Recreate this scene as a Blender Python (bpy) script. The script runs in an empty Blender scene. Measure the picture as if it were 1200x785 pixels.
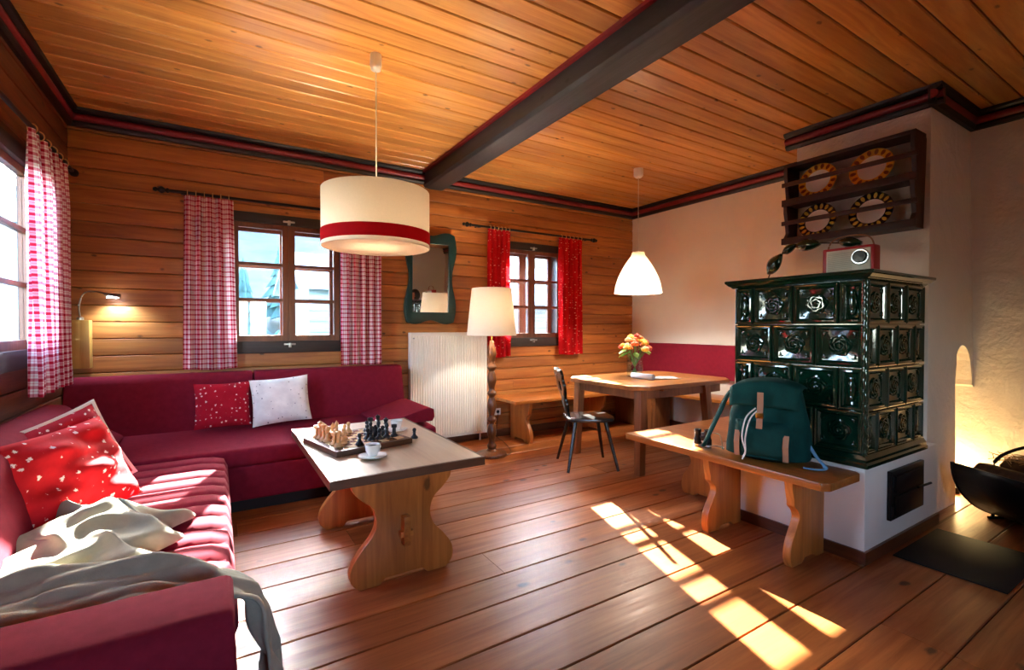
import bpy, bmesh, math, random
from mathutils import Vector, Matrix, Quaternion
R = math.radians
PI = math.pi
random.seed(7)
SC = bpy.context.scene
COL = SC.collection

# ------------------------------------------------------------------ camera, world, sun, exposure
cam_d = bpy.data.cameras.new('camera')
cam = bpy.data.objects.new('camera', cam_d)
COL.objects.link(cam)
cam.location = (0, 0, 1.32)
cam.rotation_euler = (R(90 - 0.944), 0, R(-31.83))
cam_d.sensor_width = 36
cam_d.lens = 556 / 1200 * 36
cam_d.clip_start = 0.02
SC.camera = cam

world = bpy.data.worlds.new('sky')
SC.world = world
world.use_nodes = True
wn = world.node_tree
bg = wn.nodes['Background']
sky = wn.nodes.new('ShaderNodeTexSky')
sky.sky_type = 'NISHITA'
sky.sun_disc = False
sky.sun_elevation = R(27)
sky.sun_rotation = R(17)
sky.air_density = 1.0
sky.dust_density = 1.5
wn.links.new(sky.outputs[0], bg.inputs[0])
bg.inputs[1].default_value = 3.5

SUN_DIR = Vector((-0.305, -1.0, -0.53)).normalized()
sun_d = bpy.data.lights.new('sun', 'SUN')
sun_d.energy = 62.0
sun_d.angle = R(0.45)
sun_d.color = (1.0, 0.93, 0.80)
sun = bpy.data.objects.new('sun', sun_d)
COL.objects.link(sun)
sun.rotation_euler = SUN_DIR.to_track_quat('-Z', 'Y').to_euler()

SC.view_settings.view_transform = 'Standard'
SC.view_settings.look = 'None'
SC.view_settings.gamma = 1.0
SC.view_settings.use_curve_mapping = False
SC.view_settings.exposure = 1.65
SC.cycles.use_denoising = True
SC.cycles.max_bounces = 10
SC.cycles.diffuse_bounces = 6
SC.cycles.transparent_max_bounces = 16
SC.cycles.caustics_reflective = False
SC.cycles.caustics_refractive = False
SC.cycles.sample_clamp_indirect = 6.0

def portal(loc, rot, sx, sy):
    d = bpy.data.lights.new('window_portal', 'AREA')
    d.shape = 'RECTANGLE'; d.size = sx; d.size_y = sy
    d.cycles.is_portal = True
    o = bpy.data.objects.new('window_portal', d); COL.objects.link(o)
    o.location = loc; o.rotation_euler = rot

# ------------------------------------------------------------------ room numbers
XL, XR, YB, YF, ZC = -0.98, 5.15, 4.97, -1.9, 3.02
portal((0.58, YB + 0.3, 1.72), (R(-90), 0, 0), 1.1, 1.25)
portal((3.377, YB + 0.3, 1.72), (R(-90), 0, 0), 1.1, 1.25)
portal((XL - 0.3, 3.7, 1.75), (0, R(-90), 0), 1.5, 2.2)
portal((.6, YF - 0.3, 1.55), (R(90), 0, 0), .8, .9)

# ------------------------------------------------------------------ materials
def lin(h):
    if isinstance(h, str):
        h = h.lstrip('#'); c = [int(h[i:i + 2], 16) / 255 for i in (0, 2, 4)]
    else:
        c = h
        return (c[0], c[1], c[2], 1)
    return tuple((x / 12.92 if x <= .04045 else ((x + .055) / 1.055) ** 2.4) for x in c) + (1,)

def new_mat(name):
    m = bpy.data.materials.new(name); m.use_nodes = True
    nt = m.node_tree
    return m, nt, nt.nodes['Principled BSDF']

def N(nt, t, **k):
    n = nt.nodes.new(t)
    for a, b in k.items(): setattr(n, a, b)
    return n

def mixrgb(nt, fac, a, b, mode='MIX'):
    n = N(nt, 'ShaderNodeMixRGB', blend_type=mode)
    for i, v in enumerate((fac, a, b)):
        if hasattr(v, 'links'): nt.links.new(v, n.inputs[i])
        elif v is not None:
            n.inputs[i].default_value = v
    return n.outputs[0]

def ramp(nt, src, stops):
    n = N(nt, 'ShaderNodeValToRGB')
    e = n.color_ramp.elements
    while len(e) < len(stops): e.new(0.5)
    for el, (p, c) in zip(e, stops):
        el.position = p
        el.color = c if not isinstance(c, (int, float)) else (c, c, c, 1)
    nt.links.new(src, n.inputs[0])
    return n.outputs[0]

def math_n(nt, op, a, b=None):
    n = N(nt, 'ShaderNodeMath', operation=op)
    for i, v in enumerate((a, b)):
        if v is None: continue
        if hasattr(v, 'links'): nt.links.new(v, n.inputs[i])
        else: n.inputs[i].default_value = v
    return n.outputs[0]

def coords(nt, kind='Object', scale=(1, 1, 1), rnd=0.0):
    tc = N(nt, 'ShaderNodeTexCoord')
    v = tc.outputs[kind]
    if rnd:
        oi = N(nt, 'ShaderNodeObjectInfo')
        ml = N(nt, 'ShaderNodeVectorMath', operation='MULTIPLY_ADD')
        cx = N(nt, 'ShaderNodeCombineXYZ')
        for i, f in enumerate((1.0, 1.7, 2.3)):
            nt.links.new(math_n(nt, 'MULTIPLY', oi.outputs['Random'], rnd * f), cx.inputs[i])
        ad = N(nt, 'ShaderNodeVectorMath', operation='ADD')
        nt.links.new(v, ad.inputs[0]); nt.links.new(cx.outputs[0], ad.inputs[1])
        v = ad.outputs[0]
        nt.nodes.remove(ml)
    mp = N(nt, 'ShaderNodeMapping')
    mp.inputs['Scale'].default_value = scale
    nt.links.new(v, mp.inputs['Vector'])
    return mp.outputs[0]

def noise(nt, vec, scale=5, detail=4, rough=.55, dist=0):
    n = N(nt, 'ShaderNodeTexNoise')
    n.inputs['Scale'].default_value = scale; n.inputs['Detail'].default_value = detail
    n.inputs['Roughness'].default_value = rough; n.inputs['Distortion'].default_value = dist
    if vec is not None: nt.links.new(vec, n.inputs['Vector'])
    return n.outputs['Fac']

def bump(nt, b, h, strength=.2, dist=.01):
    n = N(nt, 'ShaderNodeBump')
    n.inputs['Strength'].default_value = strength; n.inputs['Distance'].default_value = dist
    nt.links.new(h, n.inputs['Height']); nt.links.new(n.outputs[0], b.inputs['Normal'])

def plain(name, col, rough=.5, metal=0, spec=.5, coat=0, var=.12, vs=8, bmp=0, bs=60, sheen=0, bd=.004):
    m, nt, b = new_mat(name)
    c = lin(col)
    v = coords(nt, 'Object')
    n = noise(nt, v, vs, 4)
    lo = tuple(x * (1 - var) for x in c[:3]) + (1,)
    hi = tuple(min(1, x * (1 + var)) for x in c[:3]) + (1,)
    nt.links.new(ramp(nt, n, [(.3, lo), (.7, hi)]), b.inputs['Base Color'])
    b.inputs['Roughness'].default_value = rough
    b.inputs['Metallic'].default_value = metal
    b.inputs['Specular IOR Level'].default_value = spec
    b.inputs['Coat Weight'].default_value = coat
    b.inputs['Coat Roughness'].default_value = .08
    b.inputs['Sheen Weight'].default_value = sheen
    if bmp:
        bump(nt, b, noise(nt, v, bs, 3), bmp, bd)
    return m

def wood(name, light, dark, axis='x', rough=.4, knots=True, rnd=13.0, spread=.28, spec=.5, coat=0, fine=1.0, knotcol=None, kden=1.0, bmp=.15, rough_var=0):
    """plank wood: grain along axis, random offset and tone for every object"""
    m, nt, b = new_mat(name)
    L, D = lin(light), lin(dark)
    al, ac = 0.9 * fine, 14.0 * fine
    sc = {'x': (al, ac, ac), 'y': (ac, al, ac), 'z': (ac, ac, al)}[axis]
    v = coords(nt, 'Object', sc, rnd)
    g = noise(nt, v, 1.6, 7, .62, .8)
    v2 = coords(nt, 'Object', tuple(s * .22 for s in sc), rnd)
    g2 = noise(nt, v2, 1.3, 3, .5, .3)
    col = ramp(nt, g, [(.28, D), (.5, tuple((a + c) / 2 for a, c in zip(L, D))), (.72, L)])
    col = mixrgb(nt, ramp(nt, g2, [(.35, 0), (.7, 1)]), col, mixrgb(nt, 1.0, col, (.66, .58, .52, 1), 'MULTIPLY'))
    if knots:
        kc = lin(knotcol) if knotcol else tuple(x * .22 for x in D[:3]) + (1,)
        ka, kb = 5.0 * kden, 9.0 * kden
        ks = {'x': (ka, kb, kb), 'y': (kb, ka, kb), 'z': (kb, kb, ka)}[axis]
        vo = N(nt, 'ShaderNodeTexVoronoi')
        vo.inputs['Scale'].default_value = 1.0
        vv = coords(nt, 'Object', ks, rnd)
        nt.links.new(vv, vo.inputs['Vector'])
        wob = noise(nt, vv, 5, 3)
        dd = math_n(nt, 'ADD', vo.outputs['Distance'], math_n(nt, 'MULTIPLY', math_n(nt, 'SUBTRACT', wob, .5), .16))
        kf = ramp(nt, dd, [(.07, 1), (.13, 0)])
        sr = N(nt, 'ShaderNodeSeparateColor'); nt.links.new(vo.outputs['Color'], sr.inputs[0])
        kf = math_n(nt, 'MULTIPLY', kf, math_n(nt, 'GREATER_THAN', sr.outputs[0], .35))
        col = mixrgb(nt, math_n(nt, 'MULTIPLY', kf, .85), col, kc)
    oi = N(nt, 'ShaderNodeObjectInfo')
    tone = math_n(nt, 'ADD', math_n(nt, 'MULTIPLY', oi.outputs['Random'], spread * 2), 1 - spread)
    hs = N(nt, 'ShaderNodeHueSaturation')
    nt.links.new(col, hs.inputs['Color']); nt.links.new(tone, hs.inputs['Value'])
    nt.links.new(hs.outputs[0], b.inputs['Base Color'])
    b.inputs['Specular IOR Level'].default_value = spec
    b.inputs['Coat Weight'].default_value = coat
    b.inputs['Coat Roughness'].default_value = .3
    if rough_var:
        nt.links.new(ramp(nt, g, [(.3, min(1, rough + rough_var)), (.7, max(.05, rough - rough_var))]), b.inputs['Roughness'])
    else:
        b.inputs['Roughness'].default_value = rough
    bump(nt, b, g, bmp, .004)
    return m

def gingham(name, period=.042):
    m, nt, b = new_mat(name)
    tc = N(nt, 'ShaderNodeTexCoord'); sp = N(nt, 'ShaderNodeSeparateXYZ')
    nt.links.new(tc.outputs['UV'], sp.inputs[0])
    fs = []
    for i in (0, 1):
        f = math_n(nt, 'FRACT', math_n(nt, 'MULTIPLY', sp.outputs[i], 1 / period))
        main = ramp(nt, f, [(.0, 1), (.38, 1), (.42, 0), (1, 0)])
        f2 = math_n(nt, 'FRACT', math_n(nt, 'MULTIPLY', sp.outputs[i], 1 / period))
        thin = ramp(nt, f2, [(.66, 0), (.68, .5), (.78, .5), (.80, 0)])
        fs.append(math_n(nt, 'MAXIMUM', main, thin))
    fac = math_n(nt, 'MULTIPLY', math_n(nt, 'ADD', fs[0], fs[1]), .5)
    col = ramp(nt, fac, [(0, lin('#FBF6F2')), (.5, lin('#DF8E9C')), (1, lin('#B21C36'))])
    cloth_shader(nt, b, col, .4)
    return m

def cloth_shader(nt, b, col, trans=.35):
    """fabric that lets some daylight through"""
    out = [n for n in nt.nodes if n.type == 'OUTPUT_MATERIAL'][0]
    nt.links.new(col, b.inputs['Base Color'])
    b.inputs['Roughness'].default_value = .9
    b.inputs['Specular IOR Level'].default_value = .1
    t = N(nt, 'ShaderNodeBsdfTranslucent'); nt.links.new(col, t.inputs[0])
    mx = N(nt, 'ShaderNodeMixShader'); mx.inputs[0].default_value = trans
    nt.links.new(b.outputs[0], mx.inputs[1]); nt.links.new(t.outputs[0], mx.inputs[2])
    nt.links.new(mx.outputs[0], out.inputs['Surface'])

def printed(name, base, motif, scale=26, size=.2, kind='UV', trans=0.0, stretch=(1, 1, 1), var=.15, rough=.9):
    m, nt, b = new_mat(name)
    v = coords(nt, kind, stretch)
    vo = N(nt, 'ShaderNodeTexVoronoi'); vo.inputs['Scale'].default_value = scale
    vo.inputs['Randomness'].default_value = .45
    nt.links.new(v, vo.inputs['Vector'])
    d = math_n(nt, 'ADD', vo.outputs['Distance'], math_n(nt, 'MULTIPLY', math_n(nt, 'SUBTRACT', noise(nt, v, scale * 5, 2), .5), .5))
    f = ramp(nt, d, [(size * .8, 1), (size * 1.1, 0)])
    c = lin(base)
    n = noise(nt, v, 3, 3)
    bc = ramp(nt, n, [(.3, tuple(x * (1 - var) for x in c[:3]) + (1,)), (.7, tuple(min(1, x * (1 + var)) for x in c[:3]) + (1,))])
    col = mixrgb(nt, f, bc, lin(motif))
    if trans: cloth_shader(nt, b, col, trans)
    else:
        nt.links.new(col, b.inputs['Base Color']); b.inputs['Roughness'].default_value = rough
        b.inputs['Specular IOR Level'].default_value = .15
    return m

def pane_glass(name, tint=(.95, .98, 1, 1), gl=1.0):
    m, nt, b = new_mat(name)
    nt.nodes.remove(b)
    out = [n for n in nt.nodes if n.type == 'OUTPUT_MATERIAL'][0]
    t = N(nt, 'ShaderNodeBsdfTransparent'); t.inputs[0].default_value = tint
    g = N(nt, 'ShaderNodeBsdfGlossy'); g.inputs['Roughness'].default_value = .02
    fr = N(nt, 'ShaderNodeFresnel'); gm = N(nt, 'ShaderNodeNewGeometry')
    # the same reflectance on both faces of the thin sheet (no total reflection inside it)
    nt.links.new(math_n(nt, 'ADD', math_n(nt, 'MULTIPLY', gm.outputs['Backfacing'], 1 / 1.45 - 1.45), 1.45), fr.inputs[0])
    mx = N(nt, 'ShaderNodeMixShader')
    nt.links.new(math_n(nt, 'MULTIPLY', fr.outputs[0], gl), mx.inputs[0])
    nt.links.new(t.outputs[0], mx.inputs[1]); nt.links.new(g.outputs[0], mx.inputs[2])
    nt.links.new(mx.outputs[0], out.inputs['Surface'])
    return m

def shade_mat(name, col, trans=.5):
    m, nt, b = new_mat(name)
    v = coords(nt, 'Object', (1, 1, 1))
    n = noise(nt, v, 120, 2)
    c = lin(col)
    colr = ramp(nt, n, [(.3, tuple(x * .96 for x in c[:3]) + (1,)), (.7, c)])
    cloth_shader(nt, b, colr, trans)
    return m

def emit(name, col, s):
    m, nt, b = new_mat(name)
    b.inputs['Base Color'].default_value = lin(col)
    b.inputs['Emission Color'].default_value = lin(col)
    b.inputs['Emission Strength'].default_value = s
    return m

def plaster(name, col, bscale=3.0, strength=.25):
    m, nt, b = new_mat(name)
    v = coords(nt, 'Object')
    n = noise(nt, v, 1.3, 6, .6)
    c = lin(col)
    nt.links.new(ramp(nt, n, [(.3, tuple(x * .9 for x in c[:3]) + (1,)), (.7, c)]), b.inputs['Base Color'])
    b.inputs['Roughness'].default_value = .88
    b.inputs['Specular IOR Level'].default_value = .15
    h = math_n(nt, 'ADD', noise(nt, v, bscale, 4, .5, .6), math_n(nt, 'MULTIPLY', noise(nt, v, 40, 3), .12))
    bump(nt, b, h, strength, .05)
    return m

M = {}
M['ceil'] = wood('ceiling pine', '#E6AE60', '#BC7836', 'x', .30, spread=.18, kden=1.0, spec=.5)
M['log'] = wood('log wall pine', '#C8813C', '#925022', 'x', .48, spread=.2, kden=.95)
M['log_y'] = wood('shade-darkened left log pine', '#8A4A22', '#552A12', 'y', .5, spread=.2, kden=.7)  # darker copy of the log pine, with the left wall's shade in the colour
M['floor'] = wood('floor boards', '#B46B36', '#84451F', 'x', .37, spread=.2, kden=.6, spec=.32, rough_var=.08, knotcol='#3A1B0C')
M['seam'] = plain('dark seam', '#1E0F08', .9)
M['beam'] = wood('blackened beam', '#34383F', '#171A1F', 'y', .55, knots=True, spread=.05, bmp=.5, knotcol='#0C0C0E')
M['crown_black'] = plain('black painted moulding', '#15110F', .45)
M['crown_red'] = plain('red painted moulding', '#7C1A22', .4)
M['plaster'] = plaster('warm white plaster', '#F1EBE0', 1.6, .12)
M['plaster_rough'] = plaster('rough chimney plaster', '#EFE9DF', 3.2, .7)
M['sash'] = wood('brown window sash', '#86502F', '#5E3320', 'z', .45, knots=False, spread=.05)
M['casing'] = wood('dark window casing', '#3A2A24', '#221713', 'x', .55, knots=False, spread=.05)
M['glass'] = pane_glass('window glass')
M['vase_glass'] = pane_glass('vase glass', (.96, .98, .97, 1), .8)
M['steel'] = plain('brushed metal', '#B9BABD', .3, 1)
M['iron'] = plain('black iron', '#1A1A1C', .45, .6)
M['plate_iron'] = plain('dull black hearth iron', '#141517', .7, .2, spec=.3)
M['black'] = plain('black plastic', '#111214', .35)
M['sofa'] = plain('wine red sofa fabric', '#7A1B2C', .95, spec=.1, var=.1, vs=25, bmp=.35, bs=500, sheen=.0, bd=.0015)
M['sofa_red'] = M['sofa']
M['dark'] = plain('dark plinth', '#140C0B', .8)
M['pine'] = wood('honey pine furniture', '#D2843C', '#A05A22', 'z', .38, spread=.06, kden=.6, fine=1.1)
M['pine_x'] = wood('honey pine plank along x', '#D08238', '#9C561F', 'x', .34, spread=.06, kden=.6, fine=1.1)
M['pine_y'] = wood('honey pine plank along y', '#C67A36', '#92501F', 'y', .30, spread=.06, kden=.6, fine=1.1)
M['table_oak'] = wood('brown table oak', '#C48347', '#905628', 'x', .28, spread=.05, knots=False, fine=1.2)
M['table_leg'] = wood('brown table leg', '#A4673A', '#734120', 'z', .4, spread=.05, knots=False)
M['coffee_top'] = wood('table top paled for glare', '#D9BF9C', '#B7946C', 'y', .32, spread=.04, knots=False, fine=.9, spec=1.0, coat=1.0)  # window glare put into the colour; the wood itself is orange
M['coffee_edge'] = wood('dark table edge', '#6B4226', '#452716', 'x', .4, spread=.05, knots=False)  # shade of the table edge put into the colour; also the board case
M['turned'] = wood('turned lamp wood', '#8C5730', '#5A3219', 'z', .3, spread=.05, knots=False, fine=1.5)
M['lampblock'] = wood('pale lamp block', '#D0A052', '#A8742E', 'z', .4, spread=.03, knots=False)
M['chair'] = wood('black chair wood', '#2A2622', '#100E0D', 'x', .25, spread=.02, knots=False, spec=.6)
M['rad'] = plain('radiator enamel', '#EFEAE0', .35, var=.03)
M['white'] = plain('white plastic', '#F0EEE8', .4, var=.02)
M['shade'] = shade_mat('cream lamp shade', '#F6EEDF', .13)
M['shade_red'] = shade_mat('red shade band', '#B3141F', .3)
M['shade_white'] = shade_mat('white glass shade', '#FBF6EC', .38)
M['ging'] = gingham('red gingham cloth')
M['redcurt'] = printed('red flowered curtain', '#C2161C', '#F0B090', 30, .17, 'UV', .35)
M['pil_red'] = printed('red printed pillow', '#A81428', '#F2D9D2', 9.5, .2)
M['pil_white'] = printed('white printed pillow', '#F2ECE2', '#5C484C', 9, .12)
M['pil_big'] = printed('bright red printed pillow', '#C01A22', '#F5DDD6', 8, .2, var=.25)
M['blanket'] = plain('grey wool blanket', '#9A9382', .95, spec=.05, var=.1, vs=20, bmp=.3, bs=300, sheen=.1, bd=.002)
M['green'] = plain('dark green painted frame', '#083230', .35, var=.2)
M['tile'] = plain('dark green stove glaze', '#072A1C', .09, spec=.5, coat=.6, var=.35, vs=14, bmp=.10, bs=18, bd=.006)
M['mirror'] = plain('mirror silver', '#F2F4F4', .01, 1, var=.0)
M['leather'] = plain('tan leather', '#A8795A', .6)
M['canvas'] = plain('dark green canvas', '#0B3B36', .85, spec=.2, var=.2, vs=18, bmp=.3, bs=350, bd=.0015)
M['cord'] = plain('white cord', '#D8D6CF', .7)
M['bluestrap'] = plain('light blue strap', '#6FA3C7', .7)
M['walnut'] = wood('dark walnut rack', '#4C241A', '#2A110D', 'y', .42, knots=False, spread=.08)
M['porcelain'] = plain('white porcelain', '#ECE9E2', .15, var=.03, coat=.5)
M['radio_red'] = plain('red radio body', '#B01F2A', .35)
M['grille'] = plain('pale radio grille', '#D9D6C8', .5)
M['grille_line'] = plain('grey radio grille line', '#A5A294', .5)
M['leafglaze'] = plain('glossy dark green leaf', '#0B3A25', .12, coat=.8, var=.3)
M['light_piece'] = plain('boxwood chess', '#D19A63', .35, var=.1)
M['dark_piece'] = plain('ebony chess', '#15171C', .3)
M['paper'] = plain('white paper', '#D9DCE2', .7, var=.03)
M['rolled'] = plain('rolled paper grey', '#C9CED6', .5, var=.15)
M['stem'] = plain('green stem', '#4F7A2F', .5)
M['petal_o'] = plain('orange petals', '#DD6A2A', .6, var=.25, vs=40)
M['petal_y'] = plain('yellow petals', '#E8B13C', .6, var=.2, vs=40)
M['petal_r'] = plain('coral petals', '#C4422F', .6, var=.2, vs=40)
M['petal_p'] = plain('peach petals', '#EDBE8C', .6, var=.2, vs=40)
M['leaf'] = plain('pale green leaf', '#8FBF5A', .5, var=.2)
M['bark'] = plain('firewood bark', '#4A3626', .9, var=.4, vs=30, bmp=.6, bs=50)
M['splitwood'] = plain('split firewood', '#B08A55', .8, var=.3, vs=25)
M['water'] = pane_glass('vase water', (.85, .92, .88, 1), .6)
M['brass'] = plain('brass', '#B58A3C', .3, 1)
M['gold'] = M['brass']
M['ringwood'] = plain('pale curtain ring', '#C9A46A', .5)
M['skirt'] = wood('red brown skirting', '#7A4426', '#4C2714', 'x', .4, knots=False, spread=.05)
M['skirt_y'] = wood('red brown skirting along y', '#7A4426', '#4C2714', 'y', .4, knots=False, spread=.05)
M['grass'] = plain('meadow grass', '#27342F', .95, var=.6, vs=1.0)
M['hill'] = plain('far wooded slope', '#6E8F8A', .95, var=.5, vs=.8)
M['needle'] = plain('conifer needles', '#26403C', .9, var=.4, vs=4)
M['trunk'] = plain('tree trunk', '#5A4636', .9, var=.3)
M['hutwall'] = wood('weathered hut boards', '#857F80', '#625C5C', 'x', .8, spread=.15)
M['palewall'] = wood('pale house boards', '#8799A0', '#6D8088', 'x', .8, spread=.08, knots=False)
M['palewall2'] = wood('pale outhouse boards', '#B9C6CC', '#98A8AF', 'x', .8, spread=.08, knots=False)
M['bush'] = plain('bush leaves', '#3E6458', .8, var=.6, vs=6)
M['snowroof'] = plain('pale hut roof', '#8C979C', .8)

def checker_mat():
    m, nt, b = new_mat('chess squares')
    v = coords(nt, 'Object', (1, 1, 1))
    c = N(nt, 'ShaderNodeTexChecker'); c.inputs['Scale'].default_value = 1 / .05
    c.inputs['Color1'].default_value = lin('#CDAE86'); c.inputs['Color2'].default_value = lin('#5E3A24')
    nt.links.new(v, c.inputs['Vector']); nt.links.new(c.outputs[0], b.inputs['Base Color'])
    b.inputs['Roughness'].default_value = .22
    return m
M['checker'] = checker_mat()

def rim_mat(name, base, dot, n):
    """dots set round a plate rim (object coordinates)"""
    m, nt, b = new_mat(name)
    tc = N(nt, 'ShaderNodeTexCoord'); sp = N(nt, 'ShaderNodeSeparateXYZ')
    nt.links.new(tc.outputs['Object'], sp.inputs[0])
    ang = math_n(nt, 'ARCTAN2', sp.outputs[1], sp.outputs[0])
    f = math_n(nt, 'FRACT', math_n(nt, 'MULTIPLY', math_n(nt, 'ADD', ang, PI), n / (2 * PI)))
    da = math_n(nt, 'MULTIPLY', math_n(nt, 'ABSOLUTE', math_n(nt, 'SUBTRACT', f, .5)), 1.15)
    r = math_n(nt, 'SQRT', math_n(nt, 'ADD', math_n(nt, 'POWER', sp.outputs[0], 2.0), math_n(nt, 'POWER', sp.outputs[1], 2.0)))
    dr = math_n(nt, 'MULTIPLY', math_n(nt, 'ABSOLUTE', math_n(nt, 'SUBTRACT', r, .107)), 18.0)
    d = math_n(nt, 'SQRT', math_n(nt, 'ADD', math_n(nt, 'POWER', da, 2.0), math_n(nt, 'POWER', dr, 2.0)))
    k = ramp(nt, d, [(.30, 1), (.36, 0)])
    nt.links.new(mixrgb(nt, k, lin(base), lin(dot)), b.inputs['Base Color'])
    b.inputs['Roughness'].default_value = .2
    return m
M['rim_yellow'] = rim_mat('yellow flowered rim', '#D9A032', '#7A3B17', 16)
M['rim_black'] = rim_mat('black rim with yellow dots', '#1A1B26', '#D9B84A', 18)

# ------------------------------------------------------------------ mesh helpers
class MB:
    def __init__(s): s.v = []; s.f = []; s.uv = {}
    def add(s, vs, fs, uv=None):
        o = len(s.v); s.v += [tuple(p) for p in vs]; s.f += [tuple(i + o for i in f) for f in fs]
        if uv:
            for i, w in enumerate(uv): s.uv[o + i] = w
        return s
    def bb(s, x0, x1, y0, y1, z0, z1):
        return s.add([(x0, y0, z0), (x1, y0, z0), (x1, y1, z0), (x0, y1, z0), (x0, y0, z1), (x1, y0, z1), (x1, y1, z1), (x0, y1, z1)],
                     [(3, 2, 1, 0), (4, 5, 6, 7), (0, 1, 5, 4), (1, 2, 6, 5), (2, 3, 7, 6), (3, 0, 4, 7)])
    def prism(s, poly, axis, a0, a1):
        n = len(poly)
        mk = {'x': lambda p, a: (a, p[0], p[1]), 'y': lambda p, a: (p[0], a, p[1]), 'z': lambda p, a: (p[0], p[1], a)}[axis]
        vs = [mk(p, a0) for p in poly] + [mk(p, a1) for p in poly]
        fs = [tuple(range(n))[::-1], tuple(range(n, 2 * n))] + [(i, (i + 1) % n, n + (i + 1) % n, n + i) for i in range(n)]
        return s.add(vs, fs)
    def ring(s, outer, inner, axis, a0, a1):
        """flat frame between two outlines of equal point count"""
        n = len(outer)
        mk = {'x': lambda p, a: (a, p[0], p[1]), 'y': lambda p, a: (p[0], a, p[1]), 'z': lambda p, a: (p[0], p[1], a)}[axis]
        vs = [mk(p, a0) for p in outer] + [mk(p, a0) for p in inner] + [mk(p, a1) for p in outer] + [mk(p, a1) for p in inner]
        fs = []
        for i in range(n):
            j = (i + 1) % n
            fs += [(i, j, n + j, n + i), (2 * n + i, 3 * n + i, 3 * n + j, 2 * n + j), (i, 2 * n + i, 2 * n + j, j), (n + i, n + j, 3 * n + j, 3 * n + i)]
        return s.add(vs, fs)
    def lathe(s, prof, seg=24, c=(0, 0, 0), cap=True):
        vs = []; fs = []
        n = len(prof)
        for i in range(seg):
            a = 2 * PI * i / seg
            for r, z in prof: vs.append((c[0] + r * math.cos(a), c[1] + r * math.sin(a), c[2] + z))
        for i in range(seg):
            j = (i + 1) % seg
            for k in range(n - 1): fs.append((i * n + k, j * n + k, j * n + k + 1, i * n + k + 1))
        if cap:
            if prof[0][0] > 1e-5: fs.append(tuple(i * n for i in range(seg))[::-1])
            if prof[-1][0] > 1e-5: fs.append(tuple(i * n + n - 1 for i in range(seg)))
        return s.add(vs, fs)
    def tube(s, path, r, seg=8, closed=False, flat=1.0, up=(0, 0, 1)):
        P = [Vector(p) for p in path]; n = len(P); vs = []; fs = []
        rr = r if isinstance(r, (list, tuple)) else [r] * n
        for i, p in enumerate(P):
            if closed: t = P[(i + 1) % n] - P[i - 1]
            else: t = P[min(i + 1, n - 1)] - P[max(i - 1, 0)]
            t.normalize()
            u = Vector(up)
            if abs(u.dot(t)) > .95: u = Vector((1, 0, 0)) if abs(t.x) < .9 else Vector((0, 1, 0))
            a = t.cross(u).normalized(); b = a.cross(t).normalized()
            for k in range(seg):
                an = 2 * PI * k / seg
                vs.append(p + a * math.cos(an) * rr[i] + b * math.sin(an) * rr[i] * flat)
        m = n if closed else n - 1
        for i in range(m):
            j = (i + 1) % n
            for k in range(seg):
                l = (k + 1) % seg
                fs.append((i * seg + k, i * seg + l, j * seg + l, j * seg + k))
        if not closed:
            fs.append(tuple(range(seg))[::-1]); fs.append(tuple((n - 1) * seg + k for k in range(seg)))
        return s.add(vs, fs)
    def ball(s, c, r, seg=12, rings=8):
        if not isinstance(r, (list, tuple)): r = (r, r, r)
        vs = [(c[0], c[1], c[2] - r[2])]
        for i in range(1, rings):
            t = -PI / 2 + PI * i / rings
            for k in range(seg):
                a = 2 * PI * k / seg
                vs.append((c[0] + r[0] * math.cos(t) * math.cos(a), c[1] + r[1] * math.cos(t) * math.sin(a), c[2] + r[2] * math.sin(t)))
        vs.append((c[0], c[1], c[2] + r[2]))
        fs = []
        for k in range(seg):
            fs.append((0, 1 + (k + 1) % seg, 1 + k))
            fs.append((len(vs) - 1, 1 + (rings - 2) * seg + k, 1 + (rings - 2) * seg + (k + 1) % seg))
        for i in range(rings - 2):
            for k in range(seg):
                l = (k + 1) % seg
                fs.append((1 + i * seg + k, 1 + i * seg + l, 1 + (i + 1) * seg + l, 1 + (i + 1) * seg + k))
        return s.add(vs, fs)
    def grid(s, nu, nv, fn, uvfn=None):
        vs = []; uv = []
        for j in range(nv + 1):
            for i in range(nu + 1):
                u, v = i / nu, j / nv
                vs.append(fn(u, v))
                if uvfn: uv.append(uvfn(u, v))
        fs = [(j * (nu + 1) + i, j * (nu + 1) + i + 1, (j + 1) * (nu + 1) + i + 1, (j + 1) * (nu + 1) + i) for j in range(nv) for i in range(nu)]
        return s.add(vs, fs, uv)
    def build(s, name, mat, parent=None, smooth=False, bevel=0, bseg=2, thick=0, sub=0, sharp=40, rot=None, loc=None, recalc=True):
        me = bpy.data.meshes.new(name)
        me.from_pydata(s.v, [], s.f)
        if s.uv:
            ul = me.uv_layers.new(name='UVMap')
            for l in me.loops: ul.data[l.index].uv = s.uv.get(l.vertex_index, (0, 0))
        if bevel or recalc:
            bm = bmesh.new(); bm.from_mesh(me)
            if recalc: bmesh.ops.recalc_face_normals(bm, faces=bm.faces)
            if bevel:
                ed = [e for e in bm.edges if len(e.link_faces) == 2 and e.calc_face_angle(0) > R(28)]
                bmesh.ops.bevel(bm, geom=ed, offset=bevel, segments=bseg, affect='EDGES', profile=.6, clamp_overlap=True)
            bm.to_mesh(me); bm.free()
        if smooth or bevel:
            for p in me.polygons: p.use_smooth = True
            me.set_sharp_from_angle(angle=R(sharp))
        if mat is not None: me.materials.append(M[mat] if isinstance(mat, str) else mat)
        o = bpy.data.objects.new(name, me); COL.objects.link(o)
        if parent is not None: o.parent = parent
        if rot: o.rotation_euler = rot
        if loc: o.location = loc
        if thick:
            md = o.modifiers.new('thickness', 'SOLIDIFY'); md.thickness = thick; md.offset = 0
        if sub:
            md = o.modifiers.new('smooth', 'SUBSURF'); md.levels = sub; md.render_levels = sub
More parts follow.
